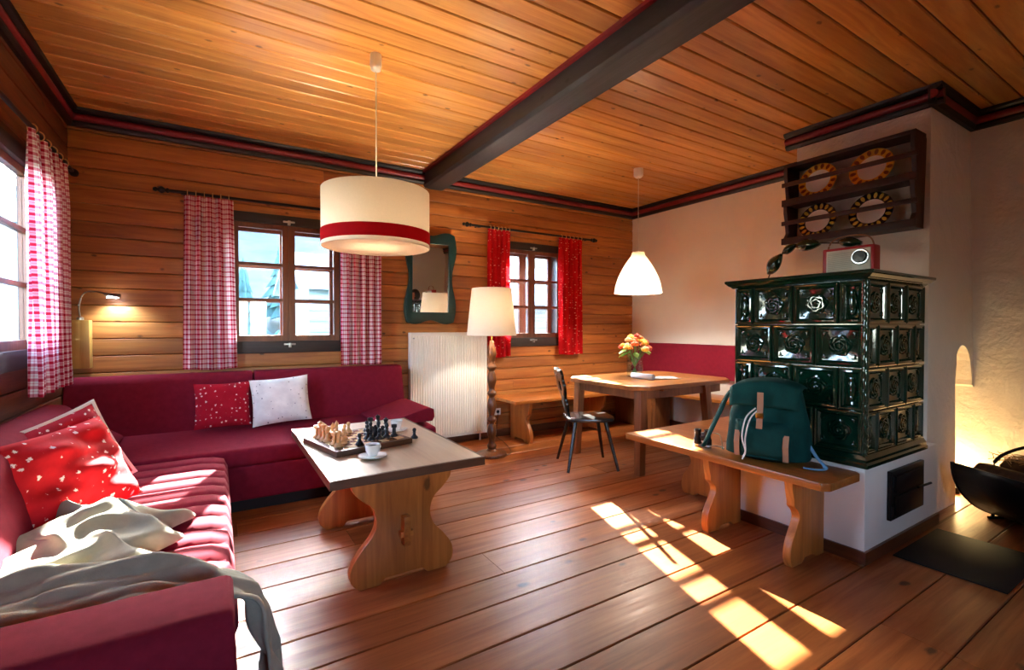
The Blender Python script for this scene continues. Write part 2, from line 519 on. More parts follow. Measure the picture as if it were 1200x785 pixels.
        return o

def thing(name, label, cat, loc=(0, 0, 0), rz=0, group=None):
    o = bpy.data.objects.new(name, None); COL.objects.link(o)
    o.empty_display_size = .05
    o.location = loc; o.rotation_euler = (0, 0, rz)
    o['label'] = label; o['category'] = cat
    if group: o['group'] = group
    return o
def tag(o, label, cat, group=None):
    o['label'] = label; o['category'] = cat
    if group: o['group'] = group
    return o
def struct(o, label=None, cat=None):
    o['kind'] = 'structure'
    if label: o['label'] = label
    if cat: o['category'] = cat
    return o
def sempty(name, label=None, cat=None, loc=(0, 0, 0), rz=0):
    o = bpy.data.objects.new(name, None); COL.objects.link(o)
    o.location = loc; o.rotation_euler = (0, 0, rz)
    return struct(o, label, cat)
def box(x0, x1, y0, y1, z0, z1): return MB().bb(x0, x1, y0, y1, z0, z1)
def copy_thing(root, loc, rz=0, label=None, group=None):
    r = root.copy(); COL.objects.link(r); r.location = loc; r.rotation_euler = (0, 0, rz)
    if label: r['label'] = label
    if group: r['group'] = group
    for ch in root.children:
        c = ch.copy(); COL.objects.link(c); c.parent = r
        for g in ch.children:
            d = g.copy(); COL.objects.link(d); d.parent = c
    return r
def arc(cx, cz, r, a0, a1, n):
    return [(cx + r * math.cos(R(a0 + (a1 - a0) * i / n)), cz + r * math.sin(R(a0 + (a1 - a0) * i / n))) for i in range(n + 1)]
def spline(pts, n=8):
    """Catmull-Rom through points of any dimension"""
    out = []
    P = [pts[0]] + list(pts) + [pts[-1]]
    for i in range(1, len(P) - 2):
        for k in range(n):
            t = k / n
            out.append(tuple(.5 * (2 * b + (c - a) * t + (2 * a - 5 * b + 4 * c - d) * t * t + (3 * b - a - 3 * c + d) * t ** 3)
                             for a, b, c, d in zip(P[i - 1], P[i], P[i + 1], P[i + 2])))
    out.append(tuple(pts[-1]))
    return out

# ================================================================== THE SETTING
# floor: sub-floor slab with planks of their own
fl = box(XL - .25, XR + .25, YF - .2, YB + .25, -.2, -.03).build('floor', 'seam'); struct(fl, 'wide glossy reddish brown wooden floor boards', 'floor')
def plank_x(x0, x1, y0, y1, zlo, zhi, up=True, b=.004):
    """board running along x with eased long edges on its face"""
    if up: poly = [(y0, zlo), (y1, zlo), (y1, zhi - b), (y1 - b, zhi), (y0 + b, zhi), (y0, zhi - b)]
    else: poly = [(y0, zhi), (y0, zlo + b), (y0 + b, zlo), (y1 - b, zlo), (y1, zlo + b), (y1, zhi)]
    return MB().prism(poly, 'x', x0, x1)
fy = [-1.9, -1.62, -1.36, -1.1, -.86, -.6, -.35, -.1, .15, .41, .665, .915, 1.185, 1.437, 1.69, 1.943, 2.165, 2.43, 2.68, 2.93, 3.19, 3.45, 3.7, 3.96, 4.2, 4.46, 4.72, 4.97]
for a, c in zip(fy[:-1], fy[1:]):
    js = sorted(random.sample([.1, .7, 1.3, 1.9, 2.5, 3.0, 3.6, 4.2], 1))
    xs = [XL] + js + [XR]
    for x0, x1 in zip(xs[:-1], xs[1:]):
        plank_x(x0 + .0012, x1 - .0012, a + .0022, c - .0022, -.03, random.uniform(-.0008, .0004)).build('plank', 'floor', fl)

# ceiling: deck with boards below, split by the beam
ce = box(XL - .25, XR + .25, YF - .2, YB + .25, ZC + .03, ZC + .2).build('ceiling', 'seam'); struct(ce, 'honey pine board ceiling with dark seams', 'ceiling')
BX0, BX1 = 1.935, 2.185
k = 0
y = YB
while y > YF:
    y0 = max(YF, y - .152)
    for x0, x1 in ((XL, BX0 + .02), (BX1 - .02, XR)):
        plank_x(x0, x1, y0 + .004, y - .004, ZC + random.uniform(0, .002), ZC + .03, False, .006).build('board', 'ceil', ce)
    y = y0
bm_ = MB().prism([(BX0, ZC + .02), (BX0, 2.875), (BX0 + .025, 2.85), (BX1 - .03, 2.85), (BX1, 2.88), (BX1, ZC + .02)], 'y', YF, YB)
beam = bm_.build('ceiling_beam', 'beam', bevel=.006); struct(beam, 'heavy black wooden beam across the ceiling', 'beam')
box(BX0 - .03, BX0, YF, YB, ZC - .022, ZC).build('beam_strip', 'crown_red', beam)

# walls
W1 = (0.09, 1.07, 1.17, 2.30)      # opening of window 1: x0,x1,z0,z1
W2 = (2.887, 3.867, 1.17, 2.30)
W3 = (2.82, 4.10, 1.17, 2.30)      # left wall: y0,y1
FILL_WIN = [(.2, 1.0, 1.1, 2.0)]   # window added for fill light, in the unseen wall behind the camera
def wall_boxes(mb, a0, a1, holes, put, z0=-.03, z1=ZC + .03):
    xs = a0
    for h in sorted(holes):
        put(mb, xs, h[0], z0, z1); put(mb, h[0], h[1], z0, h[2]); put(mb, h[0], h[1], h[3], z1); xs = h[1]
    put(mb, xs, a1, z0, z1)
mb = MB(); wall_boxes(mb, XL - .25, XR + .25, [W1, W2], lambda m, a, c, z, w: m.bb(a, c, YB + .055, YB + .25, z, w))
wb = mb.build('wall_back', 'seam'); struct(wb, 'log wall of amber pine with dark seams', 'wall')
mb = MB(); wall_boxes(mb, YF - .2, YB + .06, [(2.6, 4.85, 1.0, 2.5)], lambda m, a, c, z, w: m.bb(XL - .25, XL - .055, a, c, z, w))
wl = mb.build('wall_left', 'seam'); struct(wl, 'log wall with a window, shade put into its colour', 'wall')
mb = MB(); wall_boxes(mb, XL - .05, XR + .25, FILL_WIN, lambda m, a, c, z, w: m.bb(a, c, YF - .25, YF, z, w))
wf = mb.build('wall_front', 'plaster'); struct(wf, 'unseen white plaster wall with one added fill-light window', 'wall')
wr = box(XR, XR + .25, 2.0, YB + .055, -.03, ZC + .03).build('wall_right', 'plaster'); struct(wr, 'warm white plaster wall beside the dining corner', 'wall')
wa = box(XR, XR + .25, YF, 2.0, -.03, ZC + .03).build('wall_alcove', 'plaster_rough'); struct(wa, 'rough whitewashed wall beyond the chimney, lit from below', 'wall')
def log_poly(d, z0, z1, sgn):
    """rounded log face: d = wall line, face bulges toward the room by sgn"""
    b = .005
    return [(d - sgn * .06, z0), (d + sgn * 0.0, z0), (d + sgn * .006, z0 + b), (d + sgn * .0085, z0 + .03), (d + sgn * .0085, z1 - .03), (d + sgn * .006, z1 - b), (d, z1), (d - sgn * .06, z1)]
zs = [0.0, .14, .275, .41, .545, .68, .816, .954, 1.09, 1.227, 1.362, 1.495, 1.634, 1.768, 1.909, 2.04, 2.157, 2.30, 2.44, 2.58, 2.72, 2.86, ZC]
for z0, z1 in zip(zs[:-1], zs[1:]):
    cuts = []
    for h in (W1, W2):
        if z1 > h[2] + .02 and z0 < h[3] - .02: cuts.append((h[0], h[1]))
    xs = XL; segs = []
    for a, c in cuts: segs.append((xs, a)); xs = c
    segs.append((xs, XR))
    if not cuts:
        j = random.choice([.9, 1.6, 2.4, 3.1, 3.9]); segs = [(XL, j), (j, XR)]
    for a, c in segs:
        MB().prism(log_poly(YB + .003, z0 + .002, z1 - .002, -1), 'x', a + .001, c - .001).build('log', 'log', wb)
    cuts = [(W3[0], W3[1])] if (z1 > W3[2] + .02 and z0 < W3[3] - .02) else []
    segs = [(YF, W3[0]), (W3[1], YB)] if cuts else [(YF, 1.2), (1.2, YB)]
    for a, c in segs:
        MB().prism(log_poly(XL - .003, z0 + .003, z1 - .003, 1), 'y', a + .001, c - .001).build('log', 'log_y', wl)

# chimney breast, tapering upward, with an arched niche on its side
def chim(p):
    x, y, z = p; t = max(0, z) / ZC
    if x < 5.0: x += (.20 * t) * (1 if x < 4.2 else .5 if x < 4.75 else 0)
    y += .063 * t if y < 1.5 else .10 * t if y > 2.0 else 0
    return (x, y, z)
CX0, CY0, CY1 = 4.14, 1.257, 2.143
mb = MB()
zst = [0, .4, .8, 1.2, 1.6, 2.0, 2.4, 2.8, ZC + .03]
for z0, z1 in zip(zst[:-1], zst[1:]):
    mb.bb(CX0, 4.71, CY0, CY1, z0, z1); mb.bb(4.71, XR, CY0 + .34, CY1, z0, z1)
    if z0 >= 1.6: mb.bb(4.71, XR, CY0, CY0 + .34, z0, z1)
arch = [(4.71, 1.6), (4.71, .9)] + [(4.71 + .40 * t, .9 + .28 * math.sqrt(max(0, 1 - ((t - .5) / .5) ** 2))) for t in [i / 12 for i in range(1, 13)]] + [(5.11, .86), (XR, .84), (XR, 1.6)]
mb.prism(arch, 'y', CY0, CY0 + .34)
mb.v = [chim(p) for p in mb.v]
ch = mb.build('wall_chimney', 'plaster_rough'); struct(ch, 'whitewashed tapering chimney breast with a low arched niche', 'wall')

# baseboards
struct(box(1.65, XR, YB - .03, YB - .012, 0, .085).build('baseboard_back', 'skirt', bevel=.004), 'dark brown skirting along the log wall', 'baseboard')
struct(box(XR - .02, XR, 2.3, YB - .03, 0, .08).build('baseboard_right', 'skirt_y', bevel=.004), 'brown skirting under the corner bench', 'baseboard')

# crown mouldings
def crown(name, p0, p1, nrm, label):
    p0 = Vector(p0); p1 = Vector(p1); d = (p1 - p0); L = d.length; ang = math.atan2(d.y, d.x)
    e = sempty(name, label, 'moulding', (p0.x, p0.y, 0), ang)
    s = 1 if (Vector((-d.y, d.x)).normalized()).dot(Vector(nrm)) > 0 else -1
    P = lambda q: [(a * s, c) for a, c in q]
    MB().prism(P([(0, 2.885), (.03, 2.885), (.042, 2.905), (.042, 2.922), (.014, 2.922), (.014, 2.985), (.05, 2.985), (.07, 3.0), (.078, ZC), (0, ZC)]), 'x', 0, L).build('black_band', 'crown_black', e)
    MB().prism(P([(.014, 2.921)] + [(.022 + .036 * math.cos(R(a)), 2.954 + .032 * math.sin(R(a))) for a in range(-90, 91, 15)] + [(.014, 2.986)]), 'x', 0, L).build('red_roll', 'crown_red', e, smooth=True, sharp=60)
    return e
crown('trim_1', (XL, YB), (XR, YB), (0, -1), 'black and red moulding above the log wall windows')
crown('trim_2', (XL, YF), (XL, YB), (1, 0), 'black and red moulding above the shadowed left window')
crown('trim_3', (XR, 2.24), (XR, YB), (-1, 0), 'black and red moulding above the white wall by the dining corner')
crown('trim_4', (4.335, 1.24), (4.335, 2.32), (-1, 0), 'black and red moulding round the top of the chimney breast')
crown('trim_5', (4.26, 1.316), (XR, 1.316), (0, -1), 'dark moulding along the shaded side of the chimney breast')
crown('trim_6', (XR, YF), (XR, 1.316), (-1, 0), 'dark moulding on the wall beyond the chimney')

# windows
def window(name, label, loc, rz, gx, gz=(1.244, 2.235), cas=.09, deep=True):
    """two sashes of three panes; local x along the wall, local y outwards"""
    e = sempty(name, label, 'window', loc, rz)
    x0, x1, x2, x3 = gx; z0, z1 = gz
    so, si = .055, .055
    ox0, ox1, oz0, oz1 = x0 - so, x3 + so, z0 - .055, z1 + .045
    c = MB()
    c.bb(ox0 - cas, ox0, -.03, .06, oz0 - .11, oz1 + cas); c.bb(ox1, ox1 + cas, -.03, .06, oz0 - .11, oz1 + cas)
    c.bb(ox0, ox1, -.03, .06, oz1, oz1 + cas); c.bb(ox0, ox1, -.035, .06, oz0 - .11, oz0)
    c.build('casing', 'casing', e, bevel=.006)
    if deep:
        c = MB(); c.bb(ox0 - .02, ox0, .06, .26, oz0, oz1); c.bb(ox1, ox1 + .02, .06, .26, oz0, oz1); c.bb(ox0, ox1, .06, .26, oz1, oz1 + .02); c.bb(ox0, ox1, .06, .26, oz0 - .02, oz0)
        c.build('reveal', 'casing', e)
    for nm, dy, kk in (('sash', 0.0, 1.0), ('outer_sash', .21, 1.0))[:2 if deep else 1]:
        for a, b in ((x0, x1), (x2, x3)):
            s = MB(); y0, y1 = dy, dy + .04
            l = ox0 if a == x0 else (x1 + x2) / 2 + .001; r = ox1 if a == x2 else (x1 + x2) / 2 - .001
            s.bb(l, a, y0, y1, oz0, oz1); s.bb(b, r, y0, y1, oz0, oz1); s.bb(a, b, y0, y1, oz0, z0); s.bb(a, b, y0, y1, z1, oz1)
            sash = s.build(nm, 'sash', e)
            h = (z1 - z0) / 3
            for i in (1, 2):
                box(a, b, dy + .005, dy + .035, z0 + h * i - .014, z0 + h * i + .014).build('muntin', 'sash', sash)
            for i in range(3):
                box(a, b, dy + .018, dy + .022, z0 + h * i + (.014 if i else 0), z0 + h * (i + 1) - (.014 if i < 2 else 0)).build('pane', 'glass', sash)
    mid = (x1 + x2) / 2
    for zz in (oz0 - .03, oz1 + .03) if deep else ():
        hd = MB(); hd.bb(mid - .05, mid + .05, -.052, -.034, zz - .008, zz + .008); hd.bb(mid - .012, mid + .012, -.06, -.03, zz - .03, zz + .012)
        hd.build('catch', 'steel', e, bevel=.003)
    return e
window('window_1', 'six-pane window between the gingham curtains', (0, YB, 0), 0, (.169, .527, .638, .99))
window('window_2', 'six-pane window between the red curtains', (0, YB, 0), 0, (2.973, 3.325, 3.429, 3.781))
window('window_3', 'window in the shadowed left wall beside the gingham curtain', (XL, 0, 0), PI / 2, (2.90, 3.405, 3.515, 4.02), deep=False)
for i, h in enumerate(FILL_WIN):
    e = sempty('window_%d' % (4 + i), 'small window added for fill light in the plaster wall opposite the log wall', 'window', (0, YF, 0))
    f = MB(); f.bb(h[0], h[0] + .06, -.12, -.06, h[2], h[3]); f.bb(h[1] - .06, h[1], -.12, -.06, h[2], h[3]); f.bb(h[0] + .06, h[1] - .06, -.12, -.06, h[2], h[2] + .06); f.bb(h[0] + .06, h[1] - .06, -.12, -.06, h[3] - .06, h[3])
    f.bb((h[0] + h[1]) / 2 - .03, (h[0] + h[1]) / 2 + .03, -.12, -.06, h[2] + .06, h[3] - .06)
    f.build('window_frame', 'white', e)
    box(h[0] + .06, h[1] - .06, -.092, -.088, h[2] + .06, h[3] - .06).build('pane', 'glass', e)

# outside: meadow, wooded slope, trees, neighbouring hut
g = MB().grid(40, 40, lambda u, v: (-40 + 90 * u, YB + .6 + 60 * v, -.9 + min(11.5, max(0, v * 60 - 14) * .5) + .35 * math.sin(u * 31 + v * 9) + .3 * math.sin(u * 17 - v * 23)))
go = g.build('ground_outside', 'grass', smooth=True, recalc=False); struct(go, 'pale sunlit slope outside the windows', 'ground')
g2 = MB().grid(30, 30, lambda u, v: (XL - .6 - 45 * u, -30 + 75 * v, -.9 + .03 * u * 45 + .3 * math.sin(v * 21 + u * 9)))
go2 = g2.build('ground_side', 'grass', smooth=True, recalc=False); struct(go2, 'pale slope outside the left window', 'ground')

# ================================================================== SOFAS
SY = 3.85     # front of the sofa along the back wall
def soft(mb, name, mat, parent, bevel=.04, seg=4, **k): return mb.build(name, mat, parent, bevel=bevel, bseg=seg, sharp=75, **k)
s1 = thing('sofa', 'wine red bench sofa along the log wall under the gingham curtains', 'sofa', (0, 0, 0))
box(-.96, 1.60, SY + .05, 4.93, 0, .085).build('plinth', 'dark', s1)
soft(box(-.97, 1.62, SY + .005, 4.94, .085, .33), 'base', 'sofa', s1, .015, 2)
soft(MB().prism([(SY, .325), (SY, .455), (4.64, .49), (4.64, .325)], 'x', -.97, 1.62), 'seat_cushion', 'sofa', s1, .035)
for a, c in ((-.97, .262), (.268, 1.60)):
    soft(MB().prism([(4.60, .47), (4.70, .90), (4.735, .935), (4.86, .935), (4.92, .90), (4.93, .35), (4.62, .35)], 'x', a, c), 'backrest_cushion', 'sofa', s1, .03)

s2 = thing('sofa', 'wine red channel-quilted sofa with sunlit seat and draped blanket', 'sofa', (0, 0, 0))
box(-.93, -.02, 1.62, 3.82, 0, .08).build('plinth', 'dark', s2)
soft(box(-.95, .042, 1.60, 3.835, .08, .31), 'base', 'sofa', s2, .015, 2)
# channel seat: rolls across the seat
prof = []
yy = 1.80; nch = 12; wch = (3.83 - yy) / nch
for i in range(nch):
    for k in range(7):
        t = k / 7
        prof.append((yy + wch * (i + t), .42 + .024 * (abs(math.sin(PI * t)) ** .35)))
prof.append((3.83, .42))
def seat_fn(u, v):
    yv, zv = prof[min(len(prof) - 1, round(v * (len(prof) - 1)))]
    # u: from back to front edge and down the front
    pth = [(-.62, 0), (-.1, .004), (-.03, -.002), (.022, -.02), (.042, -.06), (.045, -.11), (.03, -.15)]
    x, dz = pth[min(len(pth) - 1, round(u * (len(pth) - 1)))]
    gz = (zv - .425)
    return (x + gz * (.5 if dz < -.01 else 0), yv, .425 + gz * (1 if dz > -.03 else .5 if dz > -.08 else 0) + dz)
mb = MB().grid(6, len(prof) - 1, seat_fn); 
mb.bb(-.62, .02, 1.80, 3.825, .30, .415)
mb.build('seat_cushion', 'sofa', s2, smooth=True, sharp=70, recalc=False)
soft(MB().prism([(-.60, .43), (-.655, .62), (-.715, .79), (-.77, .855), (-.87, .865), (-.945, .82), (-.955, .32), (-.61, .32)], 'y', 1.62, 3.845), 'backrest', 'sofa', s2, .045)
soft(MB().prism([(1.47, .08), (1.46, .49), (1.50, .545), (1.70, .555), (1.77, .525), (1.785, .08)], 'x', -.955, .035), 'armrest', 'sofa', s2, .03)

w1 = soft(MB().prism([(1.14, .496), (1.60, .496), (1.62, .53), (1.615, .60), (1.55, .615), (1.15, .512)], 'y', 3.90, 4.56), 'wedge_cushion', 'sofa', None, .018)
tag(w1, 'red wedge cushion at the sofa end beside the radiator', 'cushion')
w2 = soft(MB().prism([(-.94, .495), (-.60, .495), (-.62, .515), (-.74, .60), (-.94, .61)], 'y', 4.02, 4.56), 'wedge_cushion', 'sofa', None, .018)
tag(w2, 'dark wine wedge cushion in the shadowed corner of the sofas', 'cushion')

# pillows
def pillow(name, mat, w, h, t, loc, rot, label, border=None, wr=0.0, seed=0):
    rnd = random.Random(seed); ph = [rnd.uniform(0, 6) for _ in range(6)]
    e = thing(name, label, 'pillow', loc)
    e.rotation_euler = rot
    def f(sgn):
        def fn(u, v):
            a, b = 2 * u - 1, 2 * v - 1
            th = t * ((1 - abs(a) ** 2.6) * (1 - abs(b) ** 2.6)) ** .55
            pin = 1 - .06 * (1 - b * b) * abs(a) ** 3; pin2 = 1 - .06 * (1 - a * a) * abs(b) ** 3
            wv = wr * (math.sin(a * 5 + b * 3 + ph[0]) + math.sin(b * 8 - a * 2.5 + ph[1]) + .6 * math.sin(b * 13 + a * 4 + ph[2])) * (1 - a ** 4) * (1 - b ** 4)
            return (a * w / 2 * pin, sgn * (th + (wv if sgn < 0 else 0)), h / 2 + b * h / 2 * pin2)
        return fn
    mb = MB()
    mb.grid(22, 22, f(-1), lambda u, v: (u * w * 3, v * h * 3)); mb.grid(22, 22, f(1), lambda u, v: (u * w * 3, v * h * 3))
    mb.build('cover', mat, e, smooth=True, sharp=80)
    if border:
        pts = []
        for q in range(4):
            for i in range(10):
                s = -1 + 2 * i / 10
                a, b = [(s, -1), (1, s), (-s, 1), (-1, -s)][q]
                pin = 1 - .06 * (1 - b * b) * abs(a) ** 3; pin2 = 1 - .06 * (1 - a * a) * abs(b) ** 3
                pts.append((a * w / 2 * pin, h / 2 + b * h / 2 * pin2))
        c = (0, h / 2)
        out = [(p[0] * 1.05, (p[1] - h / 2) * 1.05 + h / 2) for p in pts]
        inn = [(p[0] * .97, (p[1] - h / 2) * .97 + h / 2) for p in pts]
        MB().ring(out, inn, 'y', -.006, .006).build('border', border, e)
    return e
pillow('pillow', 'pil_red', .40, .37, .055, (.035, 4.50, .505), (R(-15), 0, R(3)), 'small dark red printed pillow beside the white pillow on the bench sofa', seed=1)
pillow('pillow', 'pil_white', .46, .40, .06, (.47, 4.465, .50), (R(-16), R(-4), R(-4)), 'white pillow with tiny dark print on the bench sofa', seed=2)
pillow('pillow', 'pil_big', .55, .44, .085, (-.475, 2.80, .462), (R(-26), R(-4), R(58)), 'bright red wrinkled printed pillow leaning on the quilted sofa', wr=.018, seed=3)
pillow('pillow', 'pil_red', .52, .43, .05, (-.535, 3.09, .475), (R(-21), R(-12), R(57)), 'dark red pillow with white border behind the bright red pillow', border='pil_white', wr=.008, seed=4)

# blanket: one sheet, bunched on the seat, running along the arm and hanging over the front
BPATH = spline([(-.66, .46), (-.52, .455), (-.36, .455), (-.20, .455), (-.08, .45), (.035, .44), (.075, .37), (.095, .26), (.115, .13), (.13, .03)], 7)
def blanket_fn(u, v):
    # u along the sheet from the backrest to the floor, v across (0 near the arm, 1 far)
    p = BPATH[min(len(BPATH) - 1, round(u * (len(BPATH) - 1)))]
    hang = max(0, (u - .56) / .44)
    wdt = .36 - .15 * min(1, u / .6) - .02 * hang
    y0 = 1.80 - .13 * max(0, min(1, (u - .45) / .2))
    y = y0 + v * wdt + .015 * math.sin(u * 9)
    fold = .030 * math.sin(v * 9.5 + 2.4 * math.sin(u * 3.5)) + .034 * (1 - abs(math.sin(v * 7 + u * 5))) - .012 + .016 * (1 - abs(math.sin(v * 5 - u * 14 + 1))) + .010 * math.sin(u * 23 + v * 7) + .008 * math.sin(v * 31 - u * 12)
    if hang > 0:
        return (p[0] + .02 + .02 * math.sin(PI * v) + fold * .7, y + .008 * math.sin(u * 30), p[1] + .018 * max(0, 1 - hang * 3))
    return (p[0], y, p[1] + .018 + (.055 * math.sin(PI * v) ** .8 + fold * .75) * (1 - .75 * max(0, min(1, (p[0] + .18) / .2))))
bl = thing('blanket', 'grey wool blanket crumpled on the quilted sofa and hanging to the floor', 'blanket', (0, 0, 0))
MB().grid(66, 34, blanket_fn).build('draped_length', 'blanket', bl, smooth=True, thick=.012, sub=1, recalc=False, sharp=180)
def heap_fn(u, v):
    a, b = 2 * u - 1, 2 * v - 1
    x = -.41 + a * .25 + .04 * b; y = 2.40 + b * .30 - .10 * a
    r = max(abs(a), abs(b)); h = (1 - r ** 4)
    ridge = abs(math.sin(b * 4.2 + 1.6 * math.sin(a * 2.2) + .6)) ** .8
    f = .55 * ridge + .55 * (1 - abs(math.sin(a * 3.2 + b * 3.6 + .5))) + .38 * (1 - abs(math.sin(b * 6.5 - a * 4 + 1))) + .1 * math.sin(a * 11 + b * 4) - .25
    pk = math.exp(-((a + .1) ** 2 + (b - .45) ** 2) * 3)
    return (x + .035 * math.sin(b * 8 + a), y + .03 * math.sin(a * 7), .462 + h * (.05 + .075 * f * (1 - .35 * max(0, a)) + .07 * pk))
MB().grid(34, 34, heap_fn).build('crumpled_end', 'blanket', bl, smooth=True, thick=.010, sub=1, recalc=False, sharp=180)

# ================================================================== COFFEE TABLE + CHESS
CT = (.825, 2.90)
ct = thing('coffee_table', 'low pine trestle table with top coloured pale for glare holding the chess game', 'table', (CT[0], CT[1], 0))
box(-.385, .385, -.635, .635, .578, .62).build('tabletop', 'coffee_top', ct)
for s in (-1, 1):
    box(-.40, .40, .6355 * s - .0, .65 * s, .576, .6195).build('edge_shade', 'coffee_edge', ct)  # dark strips stand in for shade on the tabletop edge
    box(.3855 * s, .40 * s, -.6355, .6355, .576, .6195).build('edge_shade', 'coffee_edge', ct)
def half_prof():
    return spline([(.235, 0.0), (.275, .05), (.27, .12), (.225, .19), (.165, .26), (.145, .33), (.165, .40), (.22, .45), (.262, .50), (.27, .555)], 5)
hp = half_prof()
tp = [(x, z) for x, z in hp] + [(-x, z) for x, z in hp[::-1]]
# feet arch
foot = [(-.235, 0), (-.13, 0), (-.11, .035), (.11, .035), (.13, 0)]
poly = foot + tp[:]
poly = [(-.235, 0), (-.13, 0), (-.10, .03), (.10, .03), (.13, 0)] + [(x, z) for x, z in hp] + [(-x, z) for x, z in hp[::-1][:-1]]
for yy in (-.50, .34):
    MB().prism(poly, 'y', yy, yy + .05).build('trestle', 'pine', ct, bevel=.004)
box(-.018, .018, -.55, .44, .19, .34).build('stretcher', 'pine_y', ct, bevel=.004)
box(-.29, .29, -.52, -.43, .545, .578).build('cleat', 'pine_x', ct, bevel=.004)
box(-.29, .29, .32, .41, .545, .578).build('cleat', 'pine_x', ct, bevel=.004)
box(-.034, .034, -.545, -.505, .235, .265).build('wedge', 'pine_x', ct, bevel=.004)

CB = (.714, 2.92, .62); CR = R(12.5)
cb = thing('chess_board', 'wooden chess board laid on the pale trestle table', 'chess board', CB, CR)
box(-.235, .235, -.235, .235, 0, .032).build('board_case', 'coffee_edge', cb, bevel=.003)
box(-.2, .2, -.2, .2, .032, .0345).build('squares', 'checker', cb)
def cell(i, j):
    v = Matrix.Rotation(CR, 3, 'Z') @ Vector((-.175 + .05 * i, -.175 + .05 * j, .0345))
    return (CB[0] + v.x, CB[1] + v.y, CB[2] + v.z)
base = [(0, 0), (.0175, 0), (.0175, .006), (.014, .010), (.0085, .015)]
PROF = {
 'pawn': base + [(.006, .026), (.010, .029), (.006, .031), (.0095, .038), (.0085, .045), (.004, .049), (0, .050)],
 'rook': base + [(.0085, .020), (.0085, .038), (.013, .041), (.013, .054), (.009, .054), (.009, .049), (0, .049)],
 'bishop': base + [(.006, .036), (.011, .040), (.006, .043), (.010, .053), (.007, .062), (.002, .067), (.003, .070), (0, .072)],
 'queen': base + [(.0075, .022), (.006, .044), (.012, .049), (.007, .052), (.013, .068), (.010, .070), (.005, .071), (.004, .076), (0, .078)],
 'king': base + [(.0078, .022), (.0062, .048), (.0125, .053), (.007, .056), (.012, .073), (.006, .078), (0, .079)],
 'knight': base + [(.009, .02), (.0085, .026), (0, .028)],
}
S_ = 1.32
piece_me = {}
def make_piece(kind, mat):
    mb = MB().lathe([(r * S_, z * S_) for r, z in PROF[kind]], 14)
    if kind == 'king':
        mb.bb(-.0025, .0025, -.002, .002, .090, .108); mb.bb(-.007, .007, -.002, .002, .098, .103)
    if kind == 'knight':
        kp = [(-.012, .026), (.012, .026), (.010, .038), (.004, .046), (.014, .048), (.018, .053), (.016, .060), (.004, .068), (-.002, .076), (-.005, .068), (-.012, .058), (-.015, .042)]
        mb.prism([(x, z) for x, z in kp], 'y', -.007, .007)
    if kind == 'rook':
        pass
    return mb.build('chess_' + kind, mat, None, smooth=True, sharp=50)
def put_piece(kind, shade, pos, label=None, rz=0):
    key = (kind, shade)
    lab = label or '%s wooden chess %s standing on the chess board' % ('pale' if shade == 'light' else 'black', kind)
    if key not in piece_me:
        o = make_piece(kind, 'light_piece' if shade == 'light' else 'dark_piece'); piece_me[key] = o
    else:
        o = piece_me[key].copy(); COL.objects.link(o)
    o.location = pos; o.rotation_euler = (0, 0, rz)
    tag(o, lab, 'chess piece', None if label else ('pale' if shade == 'light' else 'black') + ' chess %ss on the board' % kind)
L_ = [('rook', 0, 2), ('knight', 0, 1), ('bishop', 0, 4), ('queen', 0, 5), ('king', 0, 6), ('rook', 0, 7), ('bishop', 2, 6), ('knight', 2, 7),
      ('pawn', 1, 2), ('pawn', 1, 3), ('pawn', 1, 4), ('pawn', 2, 4), ('pawn', 1, 6), ('pawn', 1, 7), ('pawn', 3, 6), ('pawn', 4, 7)]
D_ = [('rook', 7, 1), ('knight', 5, 2), ('bishop', 6, 1), ('queen', 7, 3), ('king', 7, 5), ('bishop', 6, 3), ('knight', 4, 1), ('rook', 7, 7),
      ('pawn', 2, 0), ('pawn', 4, 2), ('pawn', 5, 1), ('pawn', 6, 2), ('pawn', 5, 4), ('pawn', 6, 5), ('pawn', 6, 6)]
for k, i, j in L_: put_piece(k, 'light', cell(i, j), rz=random.uniform(0, 6))
for k, i, j in D_: put_piece(k, 'dark', cell(i, j), rz=random.uniform(0, 6))
put_piece('pawn', 'dark', (1.05, 2.86, .62), 'black chess pawn standing off the board on the bare table')

def cup(loc, label, saucer, rz=0):
    e = thing('coffee_cup', label, 'cup', (loc[0], loc[1], loc[2] + (.0123 if saucer else 0)), rz)
    MB().lathe([(.0, .003), (.022, .0), (.024, .003), (.036, .03), (.040, .062), (.0375, .062), (.033, .032), (.0, .012)], 24).build('bowl', 'porcelain', e, smooth=True, sharp=60)
    MB().tube([(.038, 0, .052), (.055, 0, .05), (.060, 0, .035), (.052, 0, .02), (.034, 0, .018)], .004, 8).build('handle', 'porcelain', e, smooth=True)
    MB().lathe([(0, .048), (.036, .048), (.036, .0485), (0, .0485)], 20).build('coffee', 'dark', e)
cup((.70, 2.545, .62), 'white coffee cup on a saucer in front of the chess board', True, R(30))
sc_ = MB().lathe([(0, .004), (.025, .001), (.045, .004), (.074, .013), (.075, .015), (.045, .009), (.03, .0085), (0, .0085)], 28).build('saucer', 'porcelain', None, smooth=True, sharp=60, loc=(.70, 2.545, .62))
tag(sc_, 'white saucer under the cup in front of the chess board', 'saucer')
cup((1.02, 3.12, .62), 'white coffee cup behind the black chess pieces', True, R(60))
sc_ = MB().lathe([(0, .004), (.025, .001), (.045, .004), (.074, .013), (.075, .015), (.045, .009), (.03, .0085), (0, .0085)], 28).build('saucer', 'porcelain', None, smooth=True, sharp=60, loc=(1.02, 3.12, .62))
tag(sc_, 'white saucer under the cup behind the black chess pieces', 'saucer')

